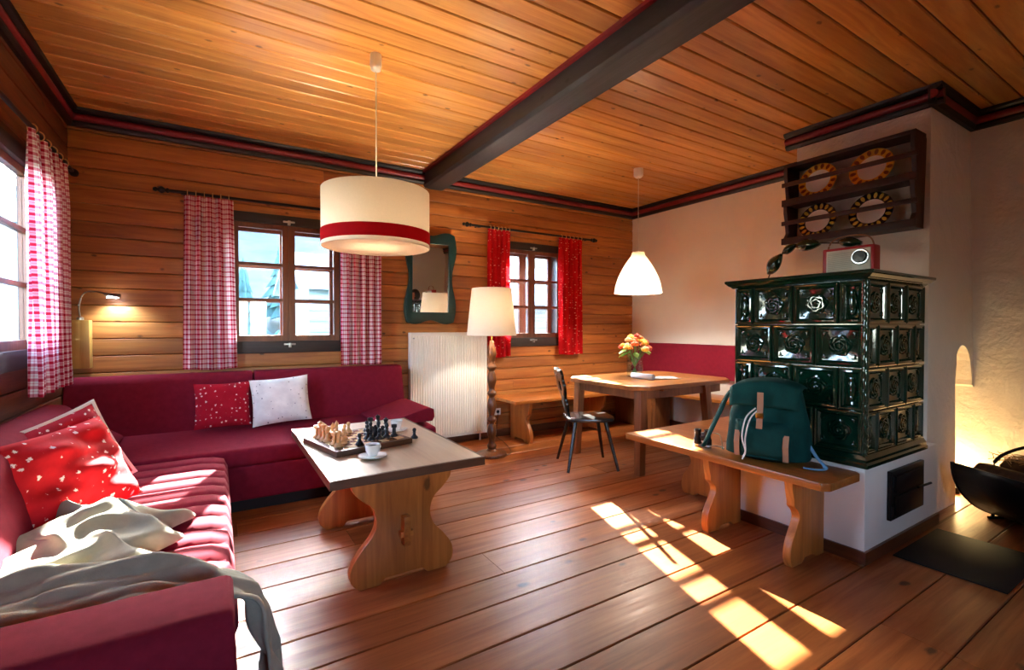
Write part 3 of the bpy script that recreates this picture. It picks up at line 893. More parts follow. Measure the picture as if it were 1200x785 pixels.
# ================================================================== RADIATOR, FLOOR LAMP, MIRROR, READING LAMP
ra = thing('radiator', 'tall ribbed white panel radiator on the log wall', 'radiator', (2.205, 4.88, 0))
nr = 31; w_ = .90
def rad_fn(u, v):
    ph = (u * nr) % 1
    d = -.012 * (1 if .28 < ph < .72 else max(0, 1 - (abs(ph - .5) - .22) / .12))
    e_ = min(1, max(0, min(v, 1 - v) / .025)); 
    return (-w_ / 2 + w_ * u, -.02 + d * e_, .09 + 1.16 * v)
mb = MB(); cols = nr * 8
mb.grid(cols, 1, lambda u, v: (-w_ / 2 + w_ * u, -.02, .09 + .03 * v)); mb.grid(cols, 20, lambda u, v: rad_fn(u, .025 + .95 * v)); mb.grid(cols, 1, lambda u, v: (-w_ / 2 + w_ * u, -.02, 1.22 + .03 * v))
mb.build('front_panel', 'rad', ra, smooth=True, sharp=30, recalc=False)
box(-w_ / 2, w_ / 2, -.018, -.01, .09, 1.25).build('back_panel', 'rad', ra)
for s in (-1, 1): box(s * (w_ / 2 + .006) - .006, s * (w_ / 2 + .006) + .006, -.03, .05, .09, 1.262).build('side_cover', 'rad', ra, bevel=.003)
box(-w_ / 2, w_ / 2, -.022, .05, 1.25, 1.262).build('top_grille', 'rad', ra, bevel=.003)
box(-w_ / 2, w_ / 2, .025, .04, .1, 1.25).build('rear_panel', 'rad', ra)
for x in (-.35, .35): box(x - .03, x + .03, .04, .085, .2, 1.1).build('bracket', 'rad', ra)
MB().tube([(w_ / 2 - .05, .03, .10), (w_ / 2 - .05, .03, 0)], .01, 8).build('pipe', 'white', ra)
MB().lathe([(0, 0), (.008, 0), (.008, .012), (0, .012)], 10).build('vent_plug', 'steel', ra, rot=(R(90), 0, 0), loc=(-w_ / 2 + .02, -.03, 1.2))

fl_ = thing('floor_lamp', 'turned wooden floor lamp with cream shade beside the radiator', 'lamp', (2.39, 4.245, 0))
MB().lathe([(0, 0), (.15, 0), (.158, .012), (.155, .03), (.13, .04), (.06, .05), (.045, .07), (0, .07)], 32).build('base', 'turned', fl_, smooth=True)
pp = [(.03, .05)]
zz = .07
while zz < 1.14:
    for r, dz in ((.05, .03), (.036, .055), (.03, .08), (.038, .12), (.048, .17), (.036, .24), (.028, .262)):
        pp.append((r, min(1.17, zz + dz)))
    zz += .27
pp += [(.02, 1.18), (0, 1.18)]
MB().lathe(spline(pp, 3), 20).build('post', 'turned', fl_, smooth=True, sharp=80)
MB().tube([(0, 0, 1.16), (0, 0, 1.34)], .008, 8).build('stem', 'brass', fl_)
MB().lathe([(.255, 1.235), (.205, 1.715), (.203, 1.715), (.253, 1.235)], 48, cap=False).build('shade', 'shade', fl_, smooth=True, sharp=60)
MB().ball((0, 0, 1.40), .045).build('bulb', emit('warm bulb', '#FFD9A0', 4), fl_, smooth=True)
MB().tube(spline([(0, -.14, .012), (.2, -.05, .006), (.32, .2, .005), (.40, .45, .005), (.44, .66, .02), (.47, .695, .2), (.48, .69, .29)], 6), .003, 6).build('cord', 'black', fl_, smooth=True)
def lamp(name, loc, e, col=(1, .92, .80), r=.04, typ='POINT'):
    d = bpy.data.lights.new(name, typ); d.energy = e; d.color = col; d.shadow_soft_size = r
    o = bpy.data.objects.new(name, d); COL.objects.link(o); o.location = loc
    return o
lamp('floor_lamp_light', (2.39, 4.245, 1.47), 16)

mi = thing('mirror', 'wall mirror in a wavy dark green frame on the log wall', 'mirror', (2.0, YB - .012, 0))
mi.location = (2.0, YB - .014, 1.36); mi.rotation_euler = (R(1.6), 0, 0)
mw, mh, mz = .58, 1.0, .54
out = []; inn = []
def wave(t): return .022 * math.sin(t * PI * 4) ** 2
n = 24
for q in range(4):
    for i in range(n):
        s = i / n
        bulge = .028 * math.sin(PI * s * 3) * (1 if q in (1, 3) else .8)
        a = -1 + 2 * s
        if q == 0: o_, i_ = (a * mw / 2, -mh / 2 - bulge), (a * .212, -.375)
        if q == 1: o_, i_ = (mw / 2 + bulge, a * mh / 2), (.212, a * .375)
        if q == 2: o_, i_ = (-a * mw / 2, mh / 2 + bulge), (-a * .212, .375)
        if q == 3: o_, i_ = (-mw / 2 - bulge, -a * mh / 2), (-.212, -a * .375)
        out.append((o_[0] * .95, o_[1] * .97 + mz - .04)); inn.append((i_[0], i_[1] + mz - .04))
MB().ring(out, inn, 'y', -.04, -.002).build('frame', 'green', mi, bevel=.006)
box(-.215, .215, -.022, -.012, mz - .42, mz + .34).build('glass', 'mirror', mi)

rl = thing('reading_lamp', 'gooseneck reading lamp on a pale wooden wall block beside the curtain', 'lamp', (-.905, YB - .012, 0))
box(-.062, .062, -.11, -.001, 1.0, 1.375).build('block', 'lampblock', rl, bevel=.006)
MB().lathe([(0, 0), (.022, 0), (.022, .02), (.01, .028), (0, .028)], 14).build('socket', 'steel', rl, smooth=True, loc=(0, -.055, 1.375))
gp = spline([(0, -.055, 1.39), (-.005, -.06, 1.48), (.02, -.065, 1.575), (.07, -.075, 1.60), (.13, -.09, 1.592), (.17, -.1, 1.575)], 8)
MB().tube(gp, .006, 8).build('gooseneck', 'steel', rl, smooth=True)
MB().tube([(.155, -.10, 1.578), (.25, -.115, 1.565)], [.014, .017], 12).build('lamp_head', 'steel', rl, smooth=True)
box(.17, .245, -.122, -.096, 1.550, 1.556).build('led', emit('cool led', '#EAF4FF', 25), rl)
o = lamp('reading_led_light', (-.905 + .21, YB - .13, 1.545), 11, (.55, .78, 1.0), .02, 'SPOT')
o.data.spot_size = R(130); o.data.spot_blend = .8
o.rotation_euler = Vector((.1, .35, -1)).to_track_quat('-Z', 'Y').to_euler()

so = thing('wall_socket', 'white wall socket on the logs beside the floor lamp', 'socket', (2.87, YB - .012, .30))
box(-.04, .04, -.012, 0, -.04, .04).build('plate', 'white', so, bevel=.004)
MB().lathe([(0, 0), (.02, 0), (.02, .002), (0, .002)], 16).build('recess', 'dark', so, rot=(R(90), 0, 0), loc=(0, -.012, 0))

# ================================================================== PENDANTS
p1 = thing('pendant_lamp', 'cream drum pendant lamp with a red band', 'lamp', (.855, 2.99, 0))
MB().lathe([(0, ZC), (.035, ZC), (.036, 2.95), (.03, 2.925), (.012, 2.915), (0, 2.915)], 20).build('ceiling_cup', 'white', p1, smooth=True, sharp=50)
MB().tube([(0, 0, 2.92), (0, 0, 2.10)], .004, 8).build('cord', 'cord', p1)
r1 = .327; zb, zt = 1.815, 2.165
MB().lathe([(r1, zb), (r1, zt), (r1 - .003, zt), (r1 - .003, zb)], 64, cap=False).build('shade', 'shade', p1, smooth=True, sharp=60)
MB().lathe([(r1 + .0005, zb + .022), (r1 + .003, zb + .022), (r1 + .003, zb + .097), (r1 + .0005, zb + .097)], 64, cap=False).build('red_band', 'shade_red', p1, smooth=True, sharp=60)
MB().lathe([(0, zb + .006), (r1 - .004, zb + .006), (r1 - .004, zb + .009), (0, zb + .009)], 48).build('diffuser', 'shade', p1)
MB().tube([(-r1 + .003, 0, zt - .03), (r1 - .003, 0, zt - .03)], .003, 6).build('spoke', 'steel', p1)
MB().ball((0, 0, 2.02), .05).build('bulb', bpy.data.materials['warm bulb'], p1, smooth=True)
lamp('pendant_light', (.855, 2.99, 1.95), 18, r=.05)
p2 = thing('pendant_lamp', 'white bell-shaped pendant lamp over the dining table', 'lamp', (3.86, 3.64, 0))
MB().lathe([(0, ZC), (.052, ZC), (.05, 2.945), (.03, 2.925), (0, 2.925)], 20).build('ceiling_cup', 'white', p2, smooth=True, sharp=50)
MB().tube([(0, 0, 2.93), (0, 0, 2.10)], .004, 8).build('cord', 'cord', p2)
bell = spline([(.252, 1.69), (.235, 1.78), (.205, 1.87), (.16, 1.96), (.11, 2.04), (.075, 2.09), (.066, 2.125)], 5)
MB().lathe(bell + [(.0, 2.13)] + [(r - .004, z - .003) for r, z in bell[::-1]], 48, cap=False).build('shade', 'shade_white', p2, smooth=True, sharp=70)
MB().ball((0, 0, 1.93), .05).build('bulb', bpy.data.materials['warm bulb'], p2, smooth=True)
lamp('pendant_light', (3.86, 3.64, 1.82), 30, r=.05)

# ================================================================== CURTAINS
def rod(x0, x1, y, z, label, wally, along='x', loc=(0, 0, 0), rz=0):
    e = thing('curtain_rod', label, 'curtain rod', loc, rz)
    MB().tube([(x0, y, z), (x1, y, z)], .013, 10).build('pole', 'iron', e, smooth=True)
    for s, x in ((-1, x0), (1, x1)):
        fp = [(0, -.0), (.015, .0), (.022, .012), (.012, .025), (.028, .045), (.028, .06), (.012, .078), (.02, .092), (.012, .108), (0, .112)]
        MB().lathe(fp, 14).build('finial', 'iron', e, smooth=True, rot=(0, s * PI / 2, 0), loc=(x, y, z))
    for x in (x0 + .1, x1 - .1):
        mb = MB(); mb.tube([(x, y, z), (x, wally, z)], .007, 8); mb.lathe([(0, 0), (.02, 0), (.02, .006), (0, .006)], 12, (x, y, z - .02))
        mb.build('bracket', 'iron', e, smooth=True)
    return e
def curtain(x0, x1, y, z0, z1, nf, mat, label, loc=(0, 0, 0), rz=0, amp=.028, rings=6, flare=.0, seed=0, skew=0.0):
    e = thing('curtain', label, 'curtain', loc, rz)
    rnd = random.Random(seed); ph = rnd.uniform(0, 6)
    W = x1 - x0; cloth_w = W * 1.7
    def fn(u, v):
        t = 1 - v
        a = amp * (.55 + .45 * min(1, t * 5))
        xx = x0 + W * u + flare * t * (u - .5) * 2 + .006 * math.sin(u * nf * 4 * PI + ph) + skew * t
        yy = y + a * math.sin(u * nf * 2 * PI + ph + .5 * math.sin(t * 3 + ph)) + .35 * a * math.sin(u * nf * 3.1 * PI + 2 + t * 1.5)
        return (xx, yy, z0 + (z1 - z0) * v + (.006 * math.sin(u * 7 + ph) if v == 0 else 0))
    MB().grid(nf * 14, 24, fn, lambda u, v: (u * cloth_w, v * (z1 - z0))).build('cloth', mat, e, smooth=True, recalc=False, sharp=180)
    for i in range(rings):
        x = x0 + W * (i + .5) / rings
        pts = [(x, y + .021 * math.cos(a), z1 + .014 + .026 * math.sin(a)) for a in [2 * PI * k / 14 for k in range(14)]]
        MB().tube(pts, .0035, 6, closed=True, up=(1, 0, 0)).build('ring', 'ringwood', e, smooth=True)
    return e
CYR = YB - .11
rod(-.33, 1.60, CYR, 2.452, 'black iron curtain rod above the gingham-curtained window', YB - .01)
curtain(-.235, .125, CYR, .955, 2.435, 5, 'ging', 'red and white gingham curtain nearest the wooden reading lamp on the log wall', seed=1, flare=.02)
curtain(1.035, 1.44, CYR, .945, 2.435, 5, 'ging', 'red and white gingham curtain between window and green mirror', seed=2, flare=.0)
rod(2.47, 4.26, CYR, 2.487, 'black iron curtain rod above the red-curtained window', YB - .01)
curtain(2.69, 3.0, CYR, .965, 2.47, 5, 'redcurt', 'red flowered curtain behind the floor lamp shade', seed=3)
curtain(3.73, 4.12, CYR, .965, 2.47, 5, 'redcurt', 'red flowered curtain beside the dining corner', seed=4)
# left wall (local x -> world y, local y outwards = -x)
rod(2.3, 4.56, -.105, 2.44, 'black curtain rod on the shadowed left wall', -.01, loc=(XL, 0, 0), rz=PI / 2)
curtain(3.64, 4.43, -.105, .93, 2.423, 7, 'ging', 'red and white gingham curtain on the shadowed left wall', loc=(XL, 0, 0), rz=PI / 2, seed=5, flare=-.0, amp=.032)

# ================================================================== DINING CORNER
dt = thing('dining_table', 'brown wooden dining table with clipped corners and flower vase', 'table', (3.78, 3.415, 0))
hx, hy, c_ = .70, .535, .13
MB().prism([(-hx + c_, -hy), (hx - c_, -hy), (hx, -hy + c_), (hx, hy - c_), (hx - c_, hy), (-hx + c_, hy), (-hx, hy - c_), (-hx, -hy + c_)], 'z', .762, .80).build('tabletop', 'table_oak', dt, bevel=.006)
ap = MB(); ax, ay = .57, .42
ap.bb(-ax, ax, -ay - .012, -ay + .012, .67, .762); ap.bb(-ax, ax, ay - .012, ay + .012, .67, .762); ap.bb(-ax - .012, -ax + .012, -ay + .012, ay - .012, .67, .762); ap.bb(ax - .012, ax + .012, -ay + .012, ay - .012, .67, .762)
ap.build('apron', 'table_leg', dt)
for s in (-1, 1): box(.3 * s - .03, .3 * s + .03, -hy + .06, hy - .06, .735, .762).build('batten', 'table_leg', dt)
for sx in (-1, 1):
    for sy in (-1, 1):
        bx, by = (sx * .595, sy * .44); tx, ty = (sx * .565, sy * .42)
        if sx > 0: bx, tx = .42, .33
        a, b = .034, .04
        MB().add([(bx - a, by - a, 0), (bx + a, by - a, 0), (bx + a, by + a, 0), (bx - a, by + a, 0), (tx - b, ty - b, .762), (tx + b, ty - b, .762), (tx + b, ty + b, .762), (tx - b, ty + b, .762)],
                 [(3, 2, 1, 0), (4, 5, 6, 7), (0, 1, 5, 4), (1, 2, 6, 5), (2, 3, 7, 6), (3, 0, 4, 7)]).build('leg', 'table_leg', dt, bevel=.005)

def bench_support_poly(d, h):
    """side outline of a bench leg plank: depth d, height h, scrolled front edge at x = 0"""
    f = spline([(.03, 0), (.012, .06), (.03, .14), (.075, .21), (.10, .26), (.085, .30), (.05, .33), (.045, .36), (.03, .42), (.02, h)], 4)
    return [(x, z) for x, z in f] + [(d, h), (d, 0), (d - .08, 0), (d - .11, .025), (.16, .025), (.13, 0)]
# corner bench: log wall part and white wall part
b1 = thing('wall_bench', 'orange pine bench under the red-curtained window', 'bench', (0, 0, 0))
box(2.74, 4.70, 4.34, 4.90, .475, .51).build('seat', 'pine_x', b1, bevel=.006)
for x in (2.98, 4.1): MB().prism([(4.40 + a, z) for a, z in bench_support_poly(.44, .475)], 'x', x, x + .045).build('leg', 'pine', b1, bevel=.003)
b2 = thing('wall_bench', 'brown bench along the white wall beneath the red back pad', 'bench', (0, 0, 0))
box(4.705, 5.10, 2.35, 4.92, .475, .51).build('seat', 'pine_y', b2, bevel=.006)
for y in (2.6, 4.2): MB().prism([(4.78 + a, z) for a, z in [(0, 0), (.28, 0), (.28, .475), (0, .475)]], 'y', y, y + .05).build('leg', 'table_leg', b2, bevel=.003)
box(4.76, 4.79, 4.25, 4.90, 0, .475).build('side_panel', 'table_leg', b2)
rp = soft(box(5.085, 5.148, 2.30, 4.92, .69, 1.105), 'back_pad', 'sofa', None, .015); tag(rp, 'long wine red back pad on the white wall', 'back pad')

# black chair
cr = thing('dining_chair', 'black wooden chair with carved back at the dining table', 'chair', (3.0, 3.475, 0), R(-25.5))
sp_ = spline([(.20, -.20), (.235, -.1), (.24, 0), (.235, .1), (.20, .20), (.08, .225), (-.1, .2), (-.19, .16), (-.21, 0), (-.19, -.16), (-.1, -.2), (.08, -.225)], 4)
MB().prism(sp_, 'z', .445, .475).build('seat', 'chair', cr, bevel=.008)
for sx in (-1, 1):
    for sy in (-1, 1):
        MB().tube([(sx * .14, sy * .13, .45), (sx * .235, sy * .235, 0)], [.019, .013], 10).build('leg', 'chair', cr, smooth=True, sharp=60)
# carved back board: outline in (y,z), leaning back along -x
bo = [(.045, .0), (.055, .06), (.09, .12), (.075, .18), (.12, .24), (.155, .31), (.14, .37), (.165, .42), (.12, .465), (.06, .455), (0, .48)]
bo = spline(bo, 4)
bp = [(a, z) for a, z in bo] + [(-a, z) for a, z in bo[::-1][1:]]
n = len(bp)
hole = [(.042 * math.cos(2 * PI * i / n - PI / 2), .30 + .05 * math.sin(2 * PI * i / n - PI / 2)) for i in range(n)]
MB().ring(bp, hole, 'x', -.012, .012).build('backrest', 'chair', cr, bevel=.004, rot=(0, R(-13), 0), loc=(-.18, 0, .472))
box(-.15, .15, -.02, .02, .425, .446).build('seat_batten', 'chair', cr)

# vase of flowers
va = thing('flower_vase', 'clear glass vase of orange and yellow flowers on the dining table', 'vase', (3.70, 3.53, .80))
MB().lathe([(0, .002), (.078, .002), (.083, .008), (.083, .235), (.079, .235), (.079, .012), (0, .010)], 28).build('glass_body', 'vase_glass', va, smooth=True, sharp=50)
MB().lathe([(0, .011), (.078, .011), (.078, .13), (0, .13)], 24).build('water', 'water', va)
rn = random.Random(5)
for i in range(22):
    a = rn.uniform(0, 2 * PI); r = .155 * math.sqrt(rn.uniform(.02, 1)); z = .30 + .11 * (1 - (r / .155) ** 2) + rn.uniform(-.02, .03)
    x, y = r * math.cos(a), r * math.sin(a)
    st = MB().tube([(-x * .3, -y * .3, .015), (x * .25, y * .25, .17), (x, y, z)], .003, 6).build('stem', 'stem', va)
    m = ['petal_o', 'petal_y', 'petal_r', 'petal_p', 'petal_y', 'petal_o'][i % 6]
    rr = rn.uniform(.034, .046)
    mb = MB()
    for L in range(3):
        for k in range(6):
            an = k * PI / 3 + L * .5; q = rr * (.75 - .28 * L); mb.ball((x + q * .7 * math.cos(an), y + q * .7 * math.sin(an), z + .008 * L), (q * .62, q * .62, rr * .45), 6, 4)
    mb.build('bloom', m, va, smooth=True)
for i in range(9):
    a = rn.uniform(0, 2 * PI) if i > 3 else PI + rn.uniform(-.5, .9); r = rn.uniform(.11, .18); z = rn.uniform(.23, .30)
    c = Vector((r * math.cos(a), r * math.sin(a), z)); dr = Vector((math.cos(a), math.sin(a), -.25)).normalized(); sd = dr.cross(Vector((0, 0, 1))).normalized()
    def lf(u, v, c=c, dr=dr, sd=sd):
        w = .03 * math.sin(PI * min(.999, u)) ** .7
        return tuple(c + dr * (u - .6) * .12 + sd * w * (2 * v - 1) + Vector((0, 0, -.02 * u * u + .01 * abs(2 * v - 1))))
    MB().grid(8, 4, lf).build('leaf', 'leaf', va, smooth=True, recalc=False)

pr = thing('rolled_magazine', 'rolled up pale magazine beside the flower vase', 'magazine', (3.60, 3.33, .80), R(-86))
pts = [(.006 + .0016 * i / 6) for i in range(90)]
prof_r = [(.030 * (1 - .45 * i / 60) * math.cos(i * .35), .031 + .030 * (1 - .45 * i / 60) * math.sin(i * .35)) for i in range(61)]
MB().grid(60, 1, lambda u, v: (-.13 + .26 * v, prof_r[round(u * 60)][0], prof_r[round(u * 60)][1])).build('sheet', 'rolled', pr, smooth=True, recalc=False, sharp=180, thick=.001)
npk = MB().grid(10, 8, lambda u, v: (-.15 + .3 * u, -.105 + .21 * v, .0015 + .004 * math.sin(u * 5) * math.sin(v * 4) ** 2)).build('paper_sheet', 'paper', None, smooth=True, recalc=False, thick=.0008, loc=(3.84, 3.28, .8075), rot=(0, 0, R(-24)))
tag(npk, 'flat sheet of pale paper on the dining table', 'paper')

# ================================================================== TILED STOVE
ST = (3.06, 1.205)   # front x, right face y
sv = thing('tiled_stove', 'dark green glazed tiled stove on a white plinth', 'stove', (ST[0], ST[1], 0))
SW, SD = .775, .80   # along y (front face), along x (right face)
box(-.012, 1.06, -.012, SW + .03, 0, .535).build('plinth', 'plaster', sv, bevel=.008)
box(.012, SD, .012, SW - .005, .535, 1.60).build('core', 'tile', sv)
box(-.03, 1.055, -.026, -.012, 0, .07).build('skirting', 'skirt', sv)
box(-.026, -.012, -.012, SW + .03, 0, .07).build('skirting', 'skirt_y', sv)
def ledge(z0, prof, name):
    for x0, x1, a, b in ((0, SD + .03, 0, SW + .02),):
        mb = MB()
        for (o0, za), (o1, zb_) in zip(prof[:-1], prof[1:]):
            mb.add([(x0 - o0, a - o0, z0 + za), (x1, a - o0, z0 + za), (x1, b + o0 * .5, z0 + za), (x0 - o0, b + o0 * .5, z0 + za),
                    (x0 - o1, a - o1, z0 + zb_), (x1, a - o1, z0 + zb_), (x1, b + o1 * .5, z0 + zb_), (x0 - o1, b + o1 * .5, z0 + zb_)],
                   [(3, 2, 1, 0), (4, 5, 6, 7), (0, 1, 5, 4), (1, 2, 6, 5), (2, 3, 7, 6), (3, 0, 4, 7)])
        mb.build(name, 'tile', sv, smooth=True, sharp=25)
ledge(.535, [(.028, 0), (.03, .02), (.02, .03), (.022, .045), (.004, .07)], 'base_moulding')
ledge(1.585, [(.005, 0), (.02, .012), (.03, .014), (.05, .03), (.058, .034), (.06, .048), (.052, .052)], 'cornice')
tile_me = {}
def tile(w, h, half):
    """glazed tile in local (u right, v up, d out); returns mesh"""
    key = (round(w, 3), round(h, 3))
    if key in tile_me: return tile_me[key]
    mb = MB()
    g_ = .003
    steps = [(g_, .0), (g_, .012), (.010, .016), (.016, .012), (.024, .014), (.032, .004), (.036, -.002)]
    def rect(i, d): return [(-w / 2 + i, -h / 2 + i, d), (w / 2 - i, -h / 2 + i, d), (w / 2 - i, h / 2 - i, d), (-w / 2 + i, h / 2 - i, d)]
    vs = []; fs = []
    for i, d in steps: vs += rect(i, d)
    for k in range(len(steps) - 1):
        for j in range(4):
            l = (j + 1) % 4
            fs.append((k * 4 + j, k * 4 + l, k * 4 + 4 + l, k * 4 + 4 + j))
    mb.add(vs, fs)
    iw, ih = w / 2 - .036, h / 2 - .036
    mb.grid(6, 6, lambda u, v: ((2 * u - 1) * iw, (2 * v - 1) * ih, -.002 - .010 * (1 - (2 * u - 1) ** 2) * (1 - (2 * v - 1) ** 2)))
    if not half:
        # rose relief: rings of petals
        R0 = min(w, h) * .25
        rose = []
        for q, (r_, d_) in enumerate([(1.0, -.010), (.94, .000), (.86, .001), (.80, -.005), (.70, .003), (.62, .003), (.56, -.004), (.44, .006), (.36, .006), (.30, .000), (.16, .009), (.0, .007)]):
            rose.append((r_ * R0, d_))
        sg = 30; vs = []; fs = []
        for i in range(sg):
            a = 2 * PI * i / sg
            for q, (r_, d_) in enumerate(rose):
                wob = 1 + .11 * math.sin(a * 5 + q * .9) if 0 < q < 10 else 1
                vs.append((r_ * wob * math.cos(a), r_ * wob * math.sin(a), d_))
        nn = len(rose)
        for i in range(sg):
            j = (i + 1) % sg
            for q in range(nn - 1): fs.append((i * nn + q, j * nn + q, j * nn + q + 1, i * nn + q + 1))
        mb.add(vs, fs)
        # corner sprigs
        for sx in (-1, 1):
            for sy in (-1, 1):
                cx, cy = sx * (w / 2 - .052), sy * (h / 2 - .05)
                mb.ball((cx, cy, -.001), (.016, .006, .007), 8, 4)
                mb.ball((cx + sx * .003, cy - sy * .010, -.001), (.006, .014, .007), 8, 4)
    else:
        mb.ball((0, 0, -.001), (w * .16, h * .26, .010), 10, 6); mb.ball((0, h * .22, 0), (w * .1, h * .08, .009), 8, 4); mb.ball((0, -h * .22, 0), (w * .1, h * .08, .009), 8, 4)
    me = bpy.data.meshes.new('tile'); me.from_pydata(mb.v, [], mb.f)
    for p in me.polygons: p.use_smooth = True
    me.set_sharp_from_angle(angle=R(28))
    me.materials.append(M['tile']); tile_me[key] = me
    return me
rows = [(.605, .845), (.845, 1.09), (1.09, 1.337), (1.337, 1.585)]
tw = SW / 3.0
for r, (z0, z1) in enumerate(rows):
    off = r % 2 == 1
    # front face (normal -x): cells along y
    ys = [0, tw, 2 * tw, SW] if not off else [0, tw / 2, 1.5 * tw, 2.5 * tw, SW]
    if r == 0: pass
    for a, b in zip(ys[:-1], ys[1:]):
        o = bpy.data.objects.new('tile', tile(b - a, z1 - z0, (b - a) < .2)); COL.objects.link(o); o.parent = sv
        # local u -> -y? viewed from -x: right is -y
        o.matrix_local = Matrix(((0, 0, -1, 0.0), (-1, 0, 0, (a + b) / 2), (0, 1, 0, (z0 + z1) / 2), (0, 0, 0, 1)))
    xs = [0, tw / 2, 1.5 * tw, 2.5 * tw, SD] if not off else [0, tw, 2 * tw, SD]
    for a, b in zip(xs[:-1], xs[1:]):
        o = bpy.data.objects.new('tile', tile(b - a, z1 - z0, (b - a) < .2)); COL.objects.link(o); o.parent = sv
        o.matrix_local = Matrix(((1, 0, 0, (a + b) / 2), (0, 0, -1, 0.0), (0, 1, 0, (z0 + z1) / 2), (0, 0, 0, 1)))
# twisted rope at the visible corner
mb = MB(); nz = 60
vs = []
for i in range(nz + 1):
    z = .605 + .98 * i / nz
    for k in range(10):
        a = 2 * PI * k / 10; rr = .016 * (1 + .22 * math.sin(2 * a + i * 1.6))
        vs.append((-.004 + rr * math.cos(a), -.004 + rr * math.sin(a), z))
fs = [(i * 10 + k, i * 10 + (k + 1) % 10, (i + 1) * 10 + (k + 1) % 10, (i + 1) * 10 + k) for i in range(nz) for k in range(10)]
mb.add(vs, fs).build('corner_rope', 'tile', sv, smooth=True, sharp=60)
fd = box(.27, .76, -.034, -.012, .185, .475).build('fire_door', 'iron', sv, bevel=.005)
box(.31, .72, -.046, -.034, .345, .445).build('upper_flap', 'iron', fd, bevel=.004)
box(.31, .72, -.046, -.034, .215, .325).build('lower_flap', 'iron', fd, bevel=.004)
MB().tube([(.60, -.055, .335), (.77, -.065, .335)], .007, 8).build('handle', 'iron', fd, smooth=True)
for zz_ in (.24, .42): MB().tube([(.275, -.04, zz_ - .03), (.275, -.04, zz_ + .03)], .008, 8).build('hinge', 'iron', fd)
fp_ = box(3.30, 3.98, .68, 1.15, 0.001, .008).build('floor_plate', 'plate_iron', None, bevel=.002); tag(fp_, 'black metal hearth plate on the floor before the stove', 'hearth plate')

# L-shaped stove bench
sb = thing('stove_bench', 'pine bench wrapping the corner of the green stove', 'bench', (0, 0, 0))
MB().prism([(2.62, 1.22), (2.66, 1.19), (2.98, 1.19), (3.01, 1.22), (3.01, 2.04), (3.90, 2.04), (3.90, 2.59), (2.62, 2.59)], 'z', .475, .52).build('seat', 'pine_y', sb, bevel=.008)
for y in (1.38, 1.90): MB().prism([(2.635 + a, z) for a, z in bench_support_poly(.37, .475)], 'y', y, y + .045).build('leg', 'pine', sb, bevel=.003)
MB().prism([(2.52 - a, z) for a, z in bench_support_poly(.42, .475)], 'x', 3.16, 3.205).build('leg', 'pine', sb, bevel=.003)
MB().prism([(2.52 - a, z) for a, z in bench_support_poly(.42, .475)], 'x', 3.75, 3.795).build('leg', 'pine', sb, bevel=.003)

# backpack
bk = thing('backpack', 'dark green canvas rucksack with tan leather straps on the stove bench', 'backpack', (2.83, 1.62, .522), R(108))
bk.scale = (1.22, 1.22, 1.22)
# local: x to the side, y forward (away from the stove = +y after rotation), z up
def pack_fn(u, v):
    a = 2 * PI * u
    z = .36 * v
    wx = .185 - .05 * v ** 1.5; wy = .115 - .035 * v
    n_ = 3.0
    ca, sa = math.cos(a), math.sin(a)
    rr = (abs(ca) ** n_ + abs(sa) ** n_) ** (-1 / n_)
    bul = 1 + .05 * math.sin(v * PI) + .02 * math.sin(a * 5 + v * 9) * math.sin(v * PI)
    rb = min(1, (v + .02) / .08) ** .4
    return (wx * rr * ca * bul * rb, wy * rr * sa * bul * rb - .03 * v, .004 + z)
mb = MB().grid(48, 16, pack_fn); nb = 49
mb.f.append(tuple(range(0, 48))[::-1]); mb.f.append(tuple(16 * nb + i for i in range(48)))
mb.build('body', 'canvas', bk, smooth=True, sharp=70)
def flap_fn(u, v):
    a = (u - .5) * 2
    if v < .5:
        t = v / .5; y = -.10 + .20 * t; z = .365 + .035 * math.sin(PI * (.25 + .5 * t)) 
    else:
        t = (v - .5) / .5; y = .10 + .028 * math.sin(t * PI / 2); z = .39 - .115 * t ** 1.2 * (1 - .25 * a * a)
    w = .155 - .01 * abs(v - .5)
    return (a * w, y - .01 - .02 * a * a, z - .03 * a * a - (.012 * a ** 6))
MB().grid(16, 20, flap_fn).build('flap', 'canvas', bk, smooth=True, recalc=False, sharp=180, thick=.008)
def pocket_fn(u, v):
    a, b = 2 * u - 1, 2 * v - 1
    h = ((1 - abs(a) ** 4) * (1 - abs(b) ** 4)) ** .5
    return (a * .125, .105 + .045 * h - .012 * v, .03 + .17 * v)
MB().grid(14, 12, pocket_fn).build('front_pocket', 'canvas', bk, smooth=True, recalc=False, sharp=180)
def strap(pts, w, name='leather_strap', mat='leather', par=bk):
    P = [Vector(p) for p in pts]
    vs = []; 
    for i, p in enumerate(P): vs += [p + Vector((-w, 0, 0)), p + Vector((w, 0, 0))]
    return MB().add(vs, [(2 * i, 2 * i + 1, 2 * i + 3, 2 * i + 2) for i in range(len(P) - 1)]).build(name, mat, par, thick=.005, recalc=False)
s_ = strap([(.0, .150, .345), (.0, .152, .29), (.0, .158, .24), (.003, .160, .175)], .013)
box(-.017, .017, .160, .168, .225, .250).build('buckle', 'brass', s_, bevel=.002)
for sx in (-1, 1): strap([(sx * .105, .128, .15), (sx * .105, .146, .10), (sx * .105, .136, .03)], .012)
for k in (0, 1):
    MB().tube(spline([(.02 - .02 * k, .150, .27), (.06 - .02 * k, .160, .22), (.075 - .015 * k, .168, .13), (.06, .165, .06), (.075, .16, .02 + .01 * k)], 6), .0035, 6).build('drawcord', 'cord', bk, smooth=True)
MB().tube(spline([(.12, -.06, .37), (.19, -.04, .31), (.24, .0, .18), (.28, .03, .07), (.30, .03, .022)], 6), .022, 10, flat=.4).build('shoulder_strap', 'canvas', bk, smooth=True)
